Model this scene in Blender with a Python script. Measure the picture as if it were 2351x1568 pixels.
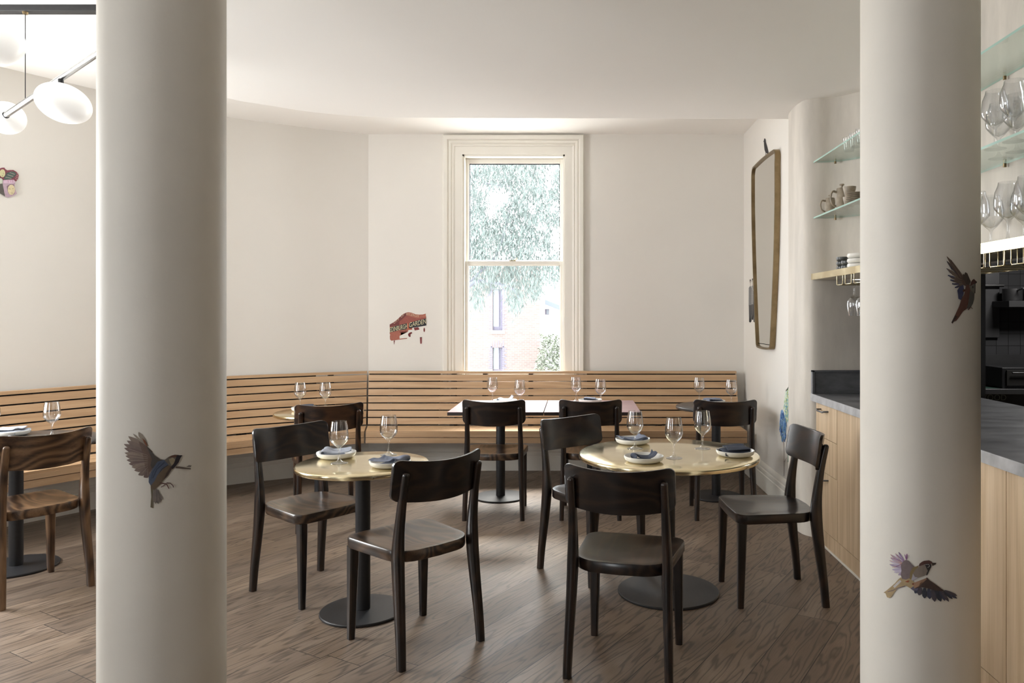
import bpy, bmesh, math, random
from mathutils import Vector, Matrix
R = math.radians
sc = bpy.context.scene
for o in list(bpy.data.objects): bpy.data.objects.remove(o)
COL = sc.collection

# ------------------------------------------------------------------ camera
# world frame: x to the right, y into the room, z up; metres
F, CX, CY, EYE = 1760.0, 1325.0, 725.0, 1.45
cam = bpy.data.objects.new('camera', bpy.data.cameras.new('camera')); COL.objects.link(cam)
cam.location = (0, 0, EYE); cam.rotation_euler = (R(90), 0, 0)
cam.data.sensor_width = 36; cam.data.lens = F / 2351 * 36
cam.data.shift_x = -(CX - 1175.5) / 2351; cam.data.shift_y = -(784 - CY) / 2351
cam.data.clip_end = 300
sc.camera = cam
sc.view_settings.view_transform = 'Standard'; sc.view_settings.look = 'None'
sc.view_settings.gamma = 1; sc.view_settings.use_curve_mapping = False
sc.view_settings.exposure = 0.85
sc.cycles.max_bounces = 10; sc.cycles.diffuse_bounces = 6; sc.cycles.glossy_bounces = 5
sc.cycles.transparent_max_bounces = 24; sc.cycles.transmission_bounces = 8
sc.cycles.sample_clamp_indirect = 6
# ------------------------------------------------------------------ sky and daylight
w = bpy.data.worlds.new('overcast_sky'); sc.world = w; w.use_nodes = True
bg = w.node_tree.nodes['Background']; bg.inputs[0].default_value = (0.93, 0.97, 1.0, 1); bg.inputs[1].default_value = 8.0

sun = bpy.data.objects.new('hazy_sun', bpy.data.lights.new('hazy_sun', 'SUN')); COL.objects.link(sun)
sun.data.energy = 9.0; sun.data.angle = R(32); sun.data.color = (1.0, 0.96, 0.88)
sun.rotation_euler = Vector((0.05, -0.60, -0.80)).to_track_quat('-Z', 'Y').to_euler()
def area(name, loc, rot, sx, sy, radiance, col=(1, 1, 1), portal=False):
    d = bpy.data.lights.new(name, 'AREA'); d.shape = 'RECTANGLE'; d.size = sx; d.size_y = sy
    d.energy = radiance * math.pi * sx * sy; d.color = col
    o = bpy.data.objects.new(name, d); COL.objects.link(o); o.location = loc; o.rotation_euler = rot
    if portal: d.cycles.is_portal = True
    return o
area('sky_portal', (-0.596, 7.36, 1.94), (R(90), 0, R(180)), 1.0, 2.08, 1, portal=True)
bpy.data.objects['sky_portal'].rotation_euler = (R(-90), 0, 0)
area('sky_portal', (-4.57, 0.6, 1.75), (0, R(-90), 0), 1.9, 0.7, 1, portal=True)  # portal of the added side fill opening
area('sky_portal', (-3.3, -2.82, 1.8), (R(90), 0, 0), 0.8, 2.0, 1, portal=True)  # portal of the added rear fill opening
area('sky_portal', (-4.57, 3.945, 1.75), (0, R(-90), 0), 1.9, 1.35, 1, portal=True)
area('daylight_left_far', (-4.52, 3.95, 1.75), (0, R(-90), 0), 1.9, 1.35, 4.5, (1.0, 0.99, 0.975))
area('kitchen_fill_light', (3.6, 5.2, 2.28), (0, 0, 0), 0.4, 0.4, 22, (1.0, 0.97, 0.93))  # unseen light added to lift the dark kitchen

# ------------------------------------------------------------------ node helpers
def lin(c):
    return tuple(((v / 255) / 12.92 if v / 255 <= 0.04045 else ((v / 255 + 0.055) / 1.055) ** 2.4) for v in c) + (1,)
class NT:
    def __init__(s, name):
        s.m = bpy.data.materials.new(name); s.m.use_nodes = True
        s.t = s.m.node_tree; s.b = s.t.nodes['Principled BSDF']; s.out = s.t.nodes['Material Output']
    def n(s, typ, **k):
        nd = s.t.nodes.new(typ)
        for a, v in k.items(): setattr(nd, a, v)
        return nd
    def put(s, sock, v):
        if isinstance(v, bpy.types.NodeSocket): s.t.links.new(v, sock)
        elif v is not None: sock.default_value = v
    def math(s, op, a, b=None, c=None):
        nd = s.n('ShaderNodeMath', operation=op); s.put(nd.inputs[0], a)
        if b is not None: s.put(nd.inputs[1], b)
        if c is not None: s.put(nd.inputs[2], c)
        return nd.outputs[0]
    def noise(s, vec, scale, detail=3, rough=0.5, dist=0.0, out='Fac'):
        nd = s.n('ShaderNodeTexNoise'); s.put(nd.inputs['Vector'], vec); nd.inputs['Scale'].default_value = scale
        nd.inputs['Detail'].default_value = detail; nd.inputs['Roughness'].default_value = rough; nd.inputs['Distortion'].default_value = dist
        return nd.outputs[out]
    def ramp(s, fac, stops):
        nd = s.n('ShaderNodeValToRGB'); s.put(nd.inputs[0], fac); cr = nd.color_ramp
        while len(cr.elements) < len(stops): cr.elements.new(0.5)
        for e, (p, c) in zip(cr.elements, stops): e.position = p; e.color = c if len(c) == 4 else tuple(c) + (1,)
        return nd.outputs[0]
    def mix(s, f, a, b, mode='MIX'):
        nd = s.n('ShaderNodeMix', data_type='RGBA', blend_type=mode)
        s.put(nd.inputs[0], f); s.put(nd.inputs[6], a); s.put(nd.inputs[7], b); return nd.outputs[2]
    def coord(s, kind='Object'):
        return s.n('ShaderNodeTexCoord').outputs[kind]
    def mapping(s, vec, scale=(1, 1, 1), rot=(0, 0, 0), loc=(0, 0, 0)):
        nd = s.n('ShaderNodeMapping'); s.put(nd.inputs[0], vec); nd.inputs['Scale'].default_value = scale
        nd.inputs['Rotation'].default_value = rot; nd.inputs['Location'].default_value = loc; return nd.outputs[0]
    def sep(s, vec):
        nd = s.n('ShaderNodeSeparateXYZ'); s.put(nd.inputs[0], vec); return nd.outputs
    def comb(s, x, y, z):
        nd = s.n('ShaderNodeCombineXYZ'); s.put(nd.inputs[0], x); s.put(nd.inputs[1], y); s.put(nd.inputs[2], z); return nd.outputs[0]
    def bump(s, h, strength=0.2, dist=0.01):
        nd = s.n('ShaderNodeBump'); s.put(nd.inputs['Height'], h); nd.inputs['Strength'].default_value = strength
        nd.inputs['Distance'].default_value = dist; s.t.links.new(nd.outputs[0], s.b.inputs['Normal'])
    def set(s, col=None, rough=None, metal=None, spec=None, coat=None, coat_rough=None):
        s.put(s.b.inputs['Base Color'], col); s.put(s.b.inputs['Roughness'], rough); s.put(s.b.inputs['Metallic'], metal)
        s.put(s.b.inputs['Specular IOR Level'], spec); s.put(s.b.inputs['Coat Weight'], coat); s.put(s.b.inputs['Coat Roughness'], coat_rough)
        return s.m

def plaster(name, col, var=0.05, scale=1.5, rough=0.75, bump=0.06, streak=False):
    n = NT(name); v = n.coord()
    if streak: v = n.mapping(v, (3, 3, 0.7))
    a = n.noise(v, scale, 5, 0.6)
    dark = tuple(c * (1 - var) for c in col[:3]) + (1,); lite = tuple(min(1, c * (1 + var)) for c in col[:3]) + (1,)
    c = n.ramp(a, [(0.3, dark), (0.7, lite)])
    n.bump(n.noise(v, scale * 22, 4, 0.6), bump, 0.004)
    return n.set(c, rough)
def plain(name, col, rough=0.5, metal=0, spec=0.5, var=0.06, scale=20, bump=0):
    n = NT(name); a = n.noise(n.coord(), scale, 4)
    c = n.ramp(a, [(0.25, tuple(x * (1 - var) for x in col[:3])), (0.75, tuple(min(1, x * (1 + var)) for x in col[:3]))])
    if bump: n.bump(n.noise(n.coord(), scale * 3, 3), bump, 0.003)
    return n.set(c, rough, metal, spec)
def wood(name, dark, mid, lite, axis='X', rough=0.35, coat=0.0, coord='Object', ring=26.0, along=1.2, fine=120, bump=0.05, spec=0.5, coat_rough=0.25, mixr=0.5):
    """stained timber, grain running along one axis"""
    n = NT(name); v = n.coord(coord)
    info = n.n('ShaderNodeObjectInfo').outputs['Random']
    p = n.sep(v)
    order = {'X': (0, 1, 2), 'Y': (1, 0, 2), 'Z': (2, 0, 1)}[axis]
    L, A, B = (p[i] for i in order)
    off = n.math('MULTIPLY', info, 37.0)
    lo = n.math('ADD', L, off)
    warp = n.noise(n.comb(n.math('MULTIPLY', lo, along), n.math('MULTIPLY', A, 5.0), n.math('MULTIPLY', B, 5.0)), 1.0, 2, 0.5)
    r = n.math('ADD', n.math('MULTIPLY', A, ring), n.math('MULTIPLY', B, ring * 0.8))
    rr = n.math('ADD', r, n.math('MULTIPLY', warp, 16.0))
    rings = n.math('MULTIPLY_ADD', n.math('SINE', n.math('MULTIPLY', rr, 3.0)), 0.5, 0.5)
    fi = n.noise(n.comb(n.math('MULTIPLY', lo, 4.0), n.math('MULTIPLY', A, fine), n.math('MULTIPLY', B, fine)), 1.0, 3, 0.6)
    f = n.math('ADD', n.math('MULTIPLY', rings, mixr), n.math('MULTIPLY', fi, 1 - mixr))
    c = n.ramp(f, [(0.22, dark), (0.5, mid), (0.8, lite)])
    if bump: n.bump(fi, bump, 0.002)
    return n.set(c, rough, 0, spec, coat, coat_rough)

# ------------------------------------------------------------------ mesh helpers
class MB:
    def __init__(s): s.v = []; s.f = []; s.mi = []; s.uv = {}
    def face(s, idx, mi=0, uv=None):
        if uv: s.uv[len(s.f)] = uv
        s.f.append(tuple(idx)); s.mi.append(mi)
    def box(s, x0, x1, y0, y1, z0, z1, mi=0):
        b = len(s.v)
        s.v += [(x, y, z) for z in (z0, z1) for y in (y0, y1) for x in (x0, x1)]
        for q in ((0, 2, 3, 1), (4, 5, 7, 6), (0, 1, 5, 4), (2, 6, 7, 3), (0, 4, 6, 2), (1, 3, 7, 5)): s.face([b + i for i in q], mi)
        return s
    def lathe(s, prof, seg=32, mi=0, c=(0, 0, 0), sx=1, sy=1, close=False):
        b = len(s.v); n = len(prof)
        for r, z in prof:
            for k in range(seg):
                a = 2 * math.pi * k / seg; s.v.append((c[0] + r * sx * math.cos(a), c[1] + r * sy * math.sin(a), c[2] + z))
        rng = range(n) if close else range(n - 1)
        for i in rng:
            j = (i + 1) % n
            for k in range(seg):
                k2 = (k + 1) % seg; s.face((b + i * seg + k, b + i * seg + k2, b + j * seg + k2, b + j * seg + k), mi)
        if not close:
            if prof[0][0] > 1e-6: s.face([b + k for k in range(seg)][::-1], mi)
            if prof[-1][0] > 1e-6: s.face([b + (n - 1) * seg + k for k in range(seg)], mi)
        return s
    def tube(s, pts, r, seg=10, mi=0, rr=None):
        pts = [Vector(p) for p in pts]; b = len(s.v); n = len(pts)
        up = Vector((0, 0, 1)); prev = None
        for i, p in enumerate(pts):
            t = (pts[min(i + 1, n - 1)] - pts[max(i - 1, 0)]).normalized()
            a = t.cross(up if abs(t.z) < 0.95 else Vector((1, 0, 0))).normalized() if prev is None else (prev - t * prev.dot(t)).normalized()
            prev = a; c = t.cross(a); q = r if rr is None else rr[i]
            for k in range(seg):
                an = 2 * math.pi * k / seg; s.v.append(tuple(p + a * (q * math.cos(an)) + c * (q * math.sin(an))))
        for i in range(n - 1):
            for k in range(seg):
                k2 = (k + 1) % seg; s.face((b + i * seg + k, b + i * seg + k2, b + (i + 1) * seg + k2, b + (i + 1) * seg + k), mi)
        s.face([b + k for k in range(seg)][::-1], mi); s.face([b + (n - 1) * seg + k for k in range(seg)], mi)
        return s
    def rings(s, rings, mi=0, cap=True):
        """closed cross sections (same count) joined in order"""
        b = len(s.v); m = len(rings[0])
        for r in rings: s.v += [tuple(p) for p in r]
        for i in range(len(rings) - 1):
            for k in range(m):
                k2 = (k + 1) % m; s.face((b + i * m + k, b + i * m + k2, b + (i + 1) * m + k2, b + (i + 1) * m + k), mi)
        if cap:
            s.face([b + k for k in range(m)][::-1], mi); s.face([b + (len(rings) - 1) * m + k for k in range(m)], mi)
        return s
    def path_bar(s, path, sect, mi=0, v0=0.0, n0=None, n1=None):
        """sweep a section [(offset_inward, z)] along a plan path; UV in metres along the grain"""
        P = [Vector(p[:2]) for p in path]; n = len(P); m = len(sect); b = len(s.v); L = 0; acc = [0]
        for i in range(1, n): L += (P[i] - P[i - 1]).length; acc.append(L)
        for i, p in enumerate(P):
            nr = path_normal(P, i)
            if i == 0 and n0: nr = Vector(n0)
            if i == n - 1 and n1: nr = Vector(n1)
            for o, z in sect: q = p + nr * o; s.v.append((q.x, q.y, z))
        for i in range(n - 1):
            for k in range(m):
                k2 = (k + 1) % m
                va = v0 + k * 0.13; vb = va + (Vector(sect[k2]) - Vector(sect[k])).length
                s.face((b + i * m + k, b + (i + 1) * m + k, b + (i + 1) * m + k2, b + i * m + k2), mi,
                       [(acc[i] + v0 * 7, va), (acc[i + 1] + v0 * 7, va), (acc[i + 1] + v0 * 7, vb), (acc[i] + v0 * 7, vb)])
        s.face([b + k for k in range(m)], mi); s.face([b + (n - 1) * m + k for k in range(m)][::-1], mi)
        return s
def path_normal(P, i):
    n = len(P)
    if 0 < i < n - 1:
        a = (P[i] - P[i - 1]).normalized(); c = (P[i + 1] - P[i]).normalized(); t = (a + c).normalized()
        k = 1 / max(0.5, t.dot(a))
    else:
        t = (P[min(i + 1, n - 1)] - P[max(i - 1, 0)]).normalized(); k = 1
    return Vector((-t.y, t.x)) * k
def catmull(pts, n=8):
    out = []; P = [Vector(p) for p in pts]
    for i in range(len(P) - 1):
        p0 = P[max(i - 1, 0)]; p1 = P[i]; p2 = P[i + 1]; p3 = P[min(i + 2, len(P) - 1)]
        for k in range(n):
            t = k / n
            out.append(0.5 * ((2 * p1) + (p2 - p0) * t + (2 * p0 - 5 * p1 + 4 * p2 - p3) * t * t + (3 * p1 - p0 - 3 * p2 + p3) * t ** 3))
    out.append(P[-1]); return out
def obj(name, mb, mats, parent=None, bevel=0, seg=2, smooth=35, recalc=True, solid=0, sub=0):
    me = bpy.data.meshes.new(name); me.from_pydata(mb.v, [], mb.f)
    if not isinstance(mats, (list, tuple)): mats = [mats]
    for m in mats: me.materials.append(m)
    for p, mi in zip(me.polygons, mb.mi): p.material_index = mi
    if mb.uv:
        uvl = me.uv_layers.new(name='UVMap')
        for fi, uv in mb.uv.items():
            p = me.polygons[fi]
            for li, c in zip(p.loop_indices, uv): uvl.data[li].uv = c
    if recalc:
        bm = bmesh.new(); bm.from_mesh(me); bmesh.ops.recalc_face_normals(bm, faces=bm.faces); bm.to_mesh(me); bm.free()
    if smooth:
        for p in me.polygons: p.use_smooth = True
        me.set_sharp_from_angle(angle=R(smooth))
    o = bpy.data.objects.new(name, me); COL.objects.link(o)
    if parent is not None: o.parent = parent
    if solid:
        md = o.modifiers.new('thickness', 'SOLIDIFY'); md.thickness = solid; md.offset = 0
    if bevel:
        md = o.modifiers.new('soft_edges', 'BEVEL'); md.width = bevel; md.segments = seg; md.limit_method = 'ANGLE'; md.angle_limit = R(35); md.harden_normals = True
    if sub:
        md = o.modifiers.new('smooth', 'SUBSURF'); md.levels = sub; md.render_levels = sub
    return o
def tag(o, label=None, cat=None, group=None, kind=None):
    if label: o['label'] = label
    if cat: o['category'] = cat
    if group: o['group'] = group
    if kind: o['kind'] = kind
    return o
def thing(name, label, cat, loc=(0, 0, 0), rz=0, group=None):
    o = bpy.data.objects.new(name, None); COL.objects.link(o); o.empty_display_size = 0.1
    o.location = loc; o.rotation_euler = (0, 0, rz); return tag(o, label, cat, group)
def struct(name, mb, m, parent=None, **k):
    o = obj(name, mb, m, parent, **k)
    if parent is None: o['kind'] = 'structure'
    return o
def dup(root, loc, rz, label=None, group=None, scale=None):
    r = root.copy(); COL.objects.link(r); r.location = loc; r.rotation_euler = (0, 0, rz)
    if label: r['label'] = label
    if group: r['group'] = group
    if scale: r.scale = scale
    for ch in list(root.children):
        c = ch.copy(); COL.objects.link(c); c.parent = r
        for g in list(ch.children):
            d = g.copy(); COL.objects.link(d); d.parent = c
    return r
_used = set()
def place(proto, loc, rz, label, group=None, scale=None):
    """first use moves the prototype itself, then copies"""
    if proto.name not in _used:
        _used.add(proto.name); proto.location = loc; proto.rotation_euler = (0, 0, rz); proto['label'] = label
        if group: proto['group'] = group
        if scale: proto.scale = scale
        return proto
    return dup(proto, loc, rz, label, group, scale)

# ------------------------------------------------------------------ materials
M = {}
M['wall'] = plaster('wall_paint', (0.77, 0.74, 0.69), 0.02, 0.8, 0.7, 0.05)
M['ceil'] = plaster('ceiling_paint', (0.91, 0.89, 0.855), 0.012, 0.6, 0.85, 0.02)
M['column'] = plaster('column_plaster', (0.74, 0.70, 0.63), 0.04, 2.5, 0.6, 0.10)
M['niche'] = plaster('trowelled_plaster', (0.62, 0.575, 0.51), 0.12, 2.2, 0.6, 0.12, streak=True)
M['low_bounce'] = plain('dark_low_bounce_wall', (0.16, 0.12, 0.09), 0.5, var=0.2, scale=4)  # unseen walls made dark to cut light bounced onto the column fronts
M['trim'] = plain('trim_paint', (0.80, 0.77, 0.70), 0.4, var=0.02, scale=3)
M['black_metal'] = plain('black_powdercoat', (0.018, 0.018, 0.020), 0.42, 0.0, 0.5, 0.15, 60)
M['dark_rubber'] = plain('dark_seal', (0.02, 0.02, 0.025), 0.6)
M['gap'] = plain('black_shade_sheet', (0.012, 0.011, 0.010), 0.8)  # black of the added shade sheets; also an appliance door

def floor_mat():
    n = NT('diagonal_oak_boards')
    v = n.mapping(n.coord(), rot=(0, 0, R(-59)))      # x runs along the boards
    p = n.sep(v); W = 0.20
    vr = n.math('DIVIDE', p[1], W); row = n.math('FLOOR', vr); fv = n.math('FRACT', vr)
    wn = n.n('ShaderNodeTexWhiteNoise', noise_dimensions='1D'); n.put(wn.inputs['W'], row)
    ur = n.math('ADD', n.math('DIVIDE', p[0], 1.9), n.math('MULTIPLY', wn.outputs['Value'], 7.3))
    col = n.math('FLOOR', ur); fu = n.math('FRACT', ur)
    w2 = n.n('ShaderNodeTexWhiteNoise', noise_dimensions='2D'); n.put(w2.inputs['Vector'], n.comb(row, col, 0.0))
    idv = w2.outputs['Value']
    off = n.math('MULTIPLY', idv, 61.0)
    ux = n.math('ADD', p[0], off)
    warp = n.noise(n.comb(n.math('MULTIPLY', ux, 0.75), n.math('MULTIPLY', p[1], 5.5), off), 1.0, 3.0, 0.6)
    cen = n.math('SUBTRACT', fv, 0.5)
    ph = n.math('ADD', n.math('MULTIPLY', warp, 26.0), n.math('MULTIPLY', n.math('POWER', n.math('ABSOLUTE', cen), 1.5), 9.0))
    sn = n.math('MULTIPLY_ADD', n.math('SINE', n.math('MULTIPLY', ph, 3.4)), 0.5, 0.5)
    lines = n.math('POWER', sn, 5.0)
    fine = n.noise(n.comb(n.math('MULTIPLY', ux, 9.0), n.math('MULTIPLY', p[1], 190.0), off), 1.0, 3, 0.65)
    mot = n.noise(n.comb(n.math('MULTIPLY', ux, 2.0), n.math('MULTIPLY', p[1], 6.0), off), 1.0, 4, 0.6)
    base = n.ramp(mot, [(0.25, (0.17, 0.120, 0.082)), (0.55, (0.265, 0.195, 0.140)), (0.8, (0.37, 0.285, 0.215))])
    base = n.mix(n.math('MULTIPLY', idv, 0.42), base, (0.085, 0.060, 0.045, 1))
    base = n.mix(n.math('MULTIPLY', lines, 0.62), base, (0.050, 0.034, 0.025, 1))
    base = n.mix(n.math('MULTIPLY', n.math('POWER', fine, 3.0), 0.9), base, (0.060, 0.042, 0.032, 1))
    g1 = n.math('LESS_THAN', fv, 0.018); g2 = n.math('LESS_THAN', fu, 0.0016)
    g = n.math('MAXIMUM', g1, g2)
    base = n.mix(g, base, (0.018, 0.013, 0.010, 1))
    h = n.math('SUBTRACT', n.math('SUBTRACT', 1.0, n.math('MULTIPLY', fine, 0.25)), n.math('ADD', n.math('MULTIPLY', g, 0.9), n.math('MULTIPLY', lines, 0.30)))
    n.bump(h, 0.30, 0.0022)
    rough = n.math('ADD', n.math('MULTIPLY', mot, 0.16), n.math('MULTIPLY_ADD', idv, 0.06, 0.36))
    return n.set(base, rough, 0, 0.5)
M['floor'] = floor_mat()
M['slat'] = wood('bench_ash', (0.43, 0.27, 0.15), (0.52, 0.34, 0.195), (0.60, 0.41, 0.25), 'X', 0.5, coord='UV', ring=9, along=0.35, fine=260, bump=0.03, mixr=0.25)
M['oak'] = wood('cabinet_oak', (0.50, 0.355, 0.215), (0.60, 0.445, 0.285), (0.69, 0.53, 0.36), 'Z', 0.5, ring=10, along=0.25, fine=230, bump=0.02, mixr=0.3)
def chairwood(name, axis, tone):
    d, m, l = {'dark': ((0.0065, 0.0045, 0.0042), (0.014, 0.0085, 0.007), (0.030, 0.016, 0.010)),
               'red': ((0.012, 0.007, 0.005), (0.035, 0.017, 0.010), (0.075, 0.035, 0.017)),
               'brown': ((0.020, 0.012, 0.008), (0.050, 0.029, 0.018), (0.105, 0.062, 0.036)),
             'tan': ((0.035, 0.018, 0.010), (0.105, 0.055, 0.028), (0.20, 0.115, 0.060))}[tone]
    return wood(name, d, m, l, axis, 0.30, 0.4, ring=30, along=1.6, fine=150, bump=0.03, spec=0.45, coat_rough=0.2)
for t in ('dark', 'red', 'tan', 'brown'):
    for ax in 'XYZ': M['ch_%s_%s' % (t, ax)] = chairwood('%s_stained_beech_%s' % (t, ax.lower()), ax, t)
def brass_mat(name, rough=0.16, col=((0.62, 0.46, 0.20), (0.86, 0.70, 0.40))):
    n = NT(name); v = n.coord(); a = n.noise(v, 6, 5, 0.6)
    c = n.ramp(a, [(0.3, col[0]), (0.62, col[1])])
    r = n.math('MULTIPLY_ADD', a, 0.18, rough - 0.06)
    return n.set(c, r, 1.0)
M['brass'] = brass_mat('aged_brass', 0.15, ((0.72, 0.60, 0.36), (0.90, 0.80, 0.55)))
M['brass_dark'] = brass_mat('bronzed_brass', 0.32, ((0.19, 0.135, 0.07), (0.31, 0.23, 0.13)))
M['steel'] = plain('brushed_steel', (0.45, 0.45, 0.45), 0.28, 1.0)
def zinc():
    n = NT('patinated_zinc'); a = n.noise(n.mapping(n.coord(), (1.2, 3.0, 3.0)), 3, 6, 0.65)
    c = n.ramp(a, [(0.3, (0.14, 0.145, 0.155)), (0.6, (0.26, 0.265, 0.28)), (0.8, (0.40, 0.41, 0.43))])
    return n.set(c, n.math('MULTIPLY_ADD', a, 0.25, 0.28), 0.55)
M['zinc'] = zinc()
M['china'] = plain('off_white_stoneware', (0.80, 0.785, 0.74), 0.35, var=0.02)
M['china_in'] = plain('grey_glaze', (0.42, 0.43, 0.42), 0.3, var=0.05)
M['stoneware'] = plain('speckled_brown_stoneware', (0.34, 0.285, 0.215), 0.4, var=0.35, scale=30)
M['dark_china'] = plain('charcoal_stoneware', (0.07, 0.075, 0.075), 0.3)
def cloth(name, c):
    n = NT(name); v = n.coord(); a = n.noise(n.mapping(v, (1, 14, 1)), 60, 3)
    n.bump(n.noise(v, 700, 2), 0.25, 0.001)
    return n.set(n.ramp(a, [(0.3, tuple(x * 0.75 for x in c)), (0.7, tuple(x * 1.2 for x in c))]), 0.9)
M['linen'] = cloth('blue_grey_linen', (0.20, 0.225, 0.30)); M['linen_dark'] = cloth('charcoal_blue_linen', (0.055, 0.065, 0.095)); M['linen_pale'] = cloth('pale_grey_linen', (0.40, 0.43, 0.50))
def thin_glass(name, tint=(1, 1, 1, 1), edge=(0.8, 0.8, 0.8, 1), f0=0.05, power=4.0, rough=0.0):
    n = NT(name); n.t.nodes.remove(n.b)
    lw = n.n('ShaderNodeLayerWeight'); lw.inputs[0].default_value = 0.5; fc = lw.outputs['Facing']
    tr = n.n('ShaderNodeBsdfTransparent'); n.put(tr.inputs[0], n.mix(n.math('POWER', fc, 3.0), tint, edge))
    gl = n.n('ShaderNodeBsdfGlossy'); gl.inputs['Roughness'].default_value = rough
    mx = n.n('ShaderNodeMixShader'); n.put(mx.inputs[0], n.math('MULTIPLY_ADD', n.math('POWER', fc, power), 1 - f0, f0))
    n.t.links.new(tr.outputs[0], mx.inputs[1]); n.t.links.new(gl.outputs[0], mx.inputs[2]); n.t.links.new(mx.outputs[0], n.out.inputs[0])
    return n.m
M['pane'] = thin_glass('window_pane', (0.99, 0.995, 1, 1), (0.95, 0.95, 0.95, 1), 0.02, 5.0)
M['glass'] = thin_glass('drinking_glass', (0.98, 0.985, 0.99, 1), (0.78, 0.80, 0.82, 1), 0.09, 2.6)
M['shelf_glass'] = thin_glass('green_tinted_shelf_glass', (0.95, 0.975, 0.955, 1), (0.8, 0.9, 0.85, 1), 0.04, 5.0)
n_ = NT('polished_green_glass_edge'); n_.b.inputs['Base Color'].default_value = (0.42, 0.62, 0.55, 1); n_.b.inputs['Roughness'].default_value = 0.15
M['glass_edge'] = n_.m
n_ = NT('mirror_silver'); M['dsteel'] = plain('dull_steel', (0.16, 0.16, 0.165), 0.4, 0.8); M['mirror'] = n_.set((0.80, 0.79, 0.75, 1), 0.02, 1.0)
n_ = NT('opal_glass'); n_.b.inputs['Emission Color'].default_value = (1, 0.98, 0.95, 1); n_.b.inputs['Emission Strength'].default_value = 0.22
M['opal'] = n_.set((0.88, 0.88, 0.86, 1), 0.3)

# ------------------------------------------------------------------ the room
CEIL_HI, CEIL_LO = EYE + 1.706, EYE + 1.426
WALL_L = catmull([(-1.96, 7.2), (-2.233, 7.075), (-2.58, 6.865), (-3.016, 6.57), (-3.36, 6.2), (-3.625, 5.78), (-3.952, 5.25), (-4.15, 4.88), (-4.28, 4.62)], 6)
XR = 1.567
struct('floor', MB().box(-4.7, 6.0, -2.8, 7.6, -0.1, 0.0), M['floor'], smooth=0)
mb = MB()   # back wall with the window opening
OX0, OX1, OZ0, OZ1 = -1.088, -0.1035, 0.88, 2.976
for a in ((-2.0, OX0, 0, CEIL_HI), (OX1, XR + 0.3, 0, CEIL_HI), (OX0, OX1, 0, OZ0), (OX0, OX1, OZ1, CEIL_HI)):
    mb.box(a[0], a[1], 7.2, 7.5, a[2], a[3])
struct('wall_back', mb, M['wall'], smooth=0)
struct('wall_left', MB().path_bar(WALL_L, [(0, 0), (0, CEIL_HI), (-0.25, CEIL_HI), (-0.25, 0)]), M['wall'])
mb = MB()   # side wall with a window and an added fill opening, unseen to the left
def pier(y0, y1, z0, z1): mb.box(-4.55, -4.28, y0, y1, z0, z1)
pier(1.9, 3.27, 0, CEIL_HI); pier(3.27, 4.62, 0, 0.8); pier(3.27, 4.62, 2.7, CEIL_HI)
struct('wall_left', mb, M['wall'], smooth=0)
mb = MB(); pier(-2.7, 0.25, 0, CEIL_HI); pier(0.95, 1.9, 0, CEIL_HI); pier(0.25, 0.95, 0, 0.8); pier(0.25, 0.95, 2.7, CEIL_HI)
struct('wall_left', mb, M['low_bounce'], smooth=0)
struct('wall_right', MB().box(XR, XR + 0.3, 5.6, 7.5, 0, CEIL_HI), M['wall'], smooth=0)
mb = MB()
for a in ((-4.6, -3.7, 0, CEIL_HI), (-2.9, 6.0, 0, CEIL_HI), (-3.7, -2.9, 0, 0.8), (-3.7, -2.9, 2.8, CEIL_HI)): mb.box(a[0], a[1], -2.8, -2.6, a[2], a[3])  # the gap is for the added rear fill opening
struct('wall_rear', mb, M['low_bounce'], smooth=0)
struct('ceiling', MB().box(-4.6, 2.2, -2.8, 7.6, CEIL_HI, CEIL_HI + 0.1), M['ceil'], smooth=0)
# lower ceiling with a soft curved edge
edge = catmull([(-1.35, -2.6), (-1.35, 1.5), (-1.5, 2.6), (-1.9, 3.5), (-2.25, 4.2), (-2.42, 4.75), (-2.30, 5.06), (-2.084, 5.24), (-1.80, 5.43), (-1.45, 5.53), (-0.9, 5.56), (0.3, 5.57), (1.4, 5.59), (2.2, 5.6)], 6)
mb = MB(); nE = len(edge)
prof = [(0.0, CEIL_HI), (0.0, CEIL_LO + 0.035), (0.004, CEIL_LO + 0.020), (0.014, CEIL_LO + 0.008), (0.030, CEIL_LO + 0.001), (0.05, CEIL_LO)]
rows = []
for o_, z_ in prof:
    row = []
    for i, p in enumerate(edge):
        nr = path_normal(edge, i); q = p - nr * o_
        row.append(len(mb.v)); mb.v.append((q.x, q.y, z_))
    rows.append(row)
for a, b in zip(rows, rows[1:]):
    for i in range(nE - 1): mb.face((a[i], a[i + 1], b[i + 1], b[i]))
last = rows[-1]; base = len(mb.v); mb.v += [(6.0, 5.6, CEIL_LO), (6.0, -2.6, CEIL_LO)]
mb.face(last + [base, base + 1])
struct('ceiling', mb, M['ceil'], smooth=60, recalc=False)
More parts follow.
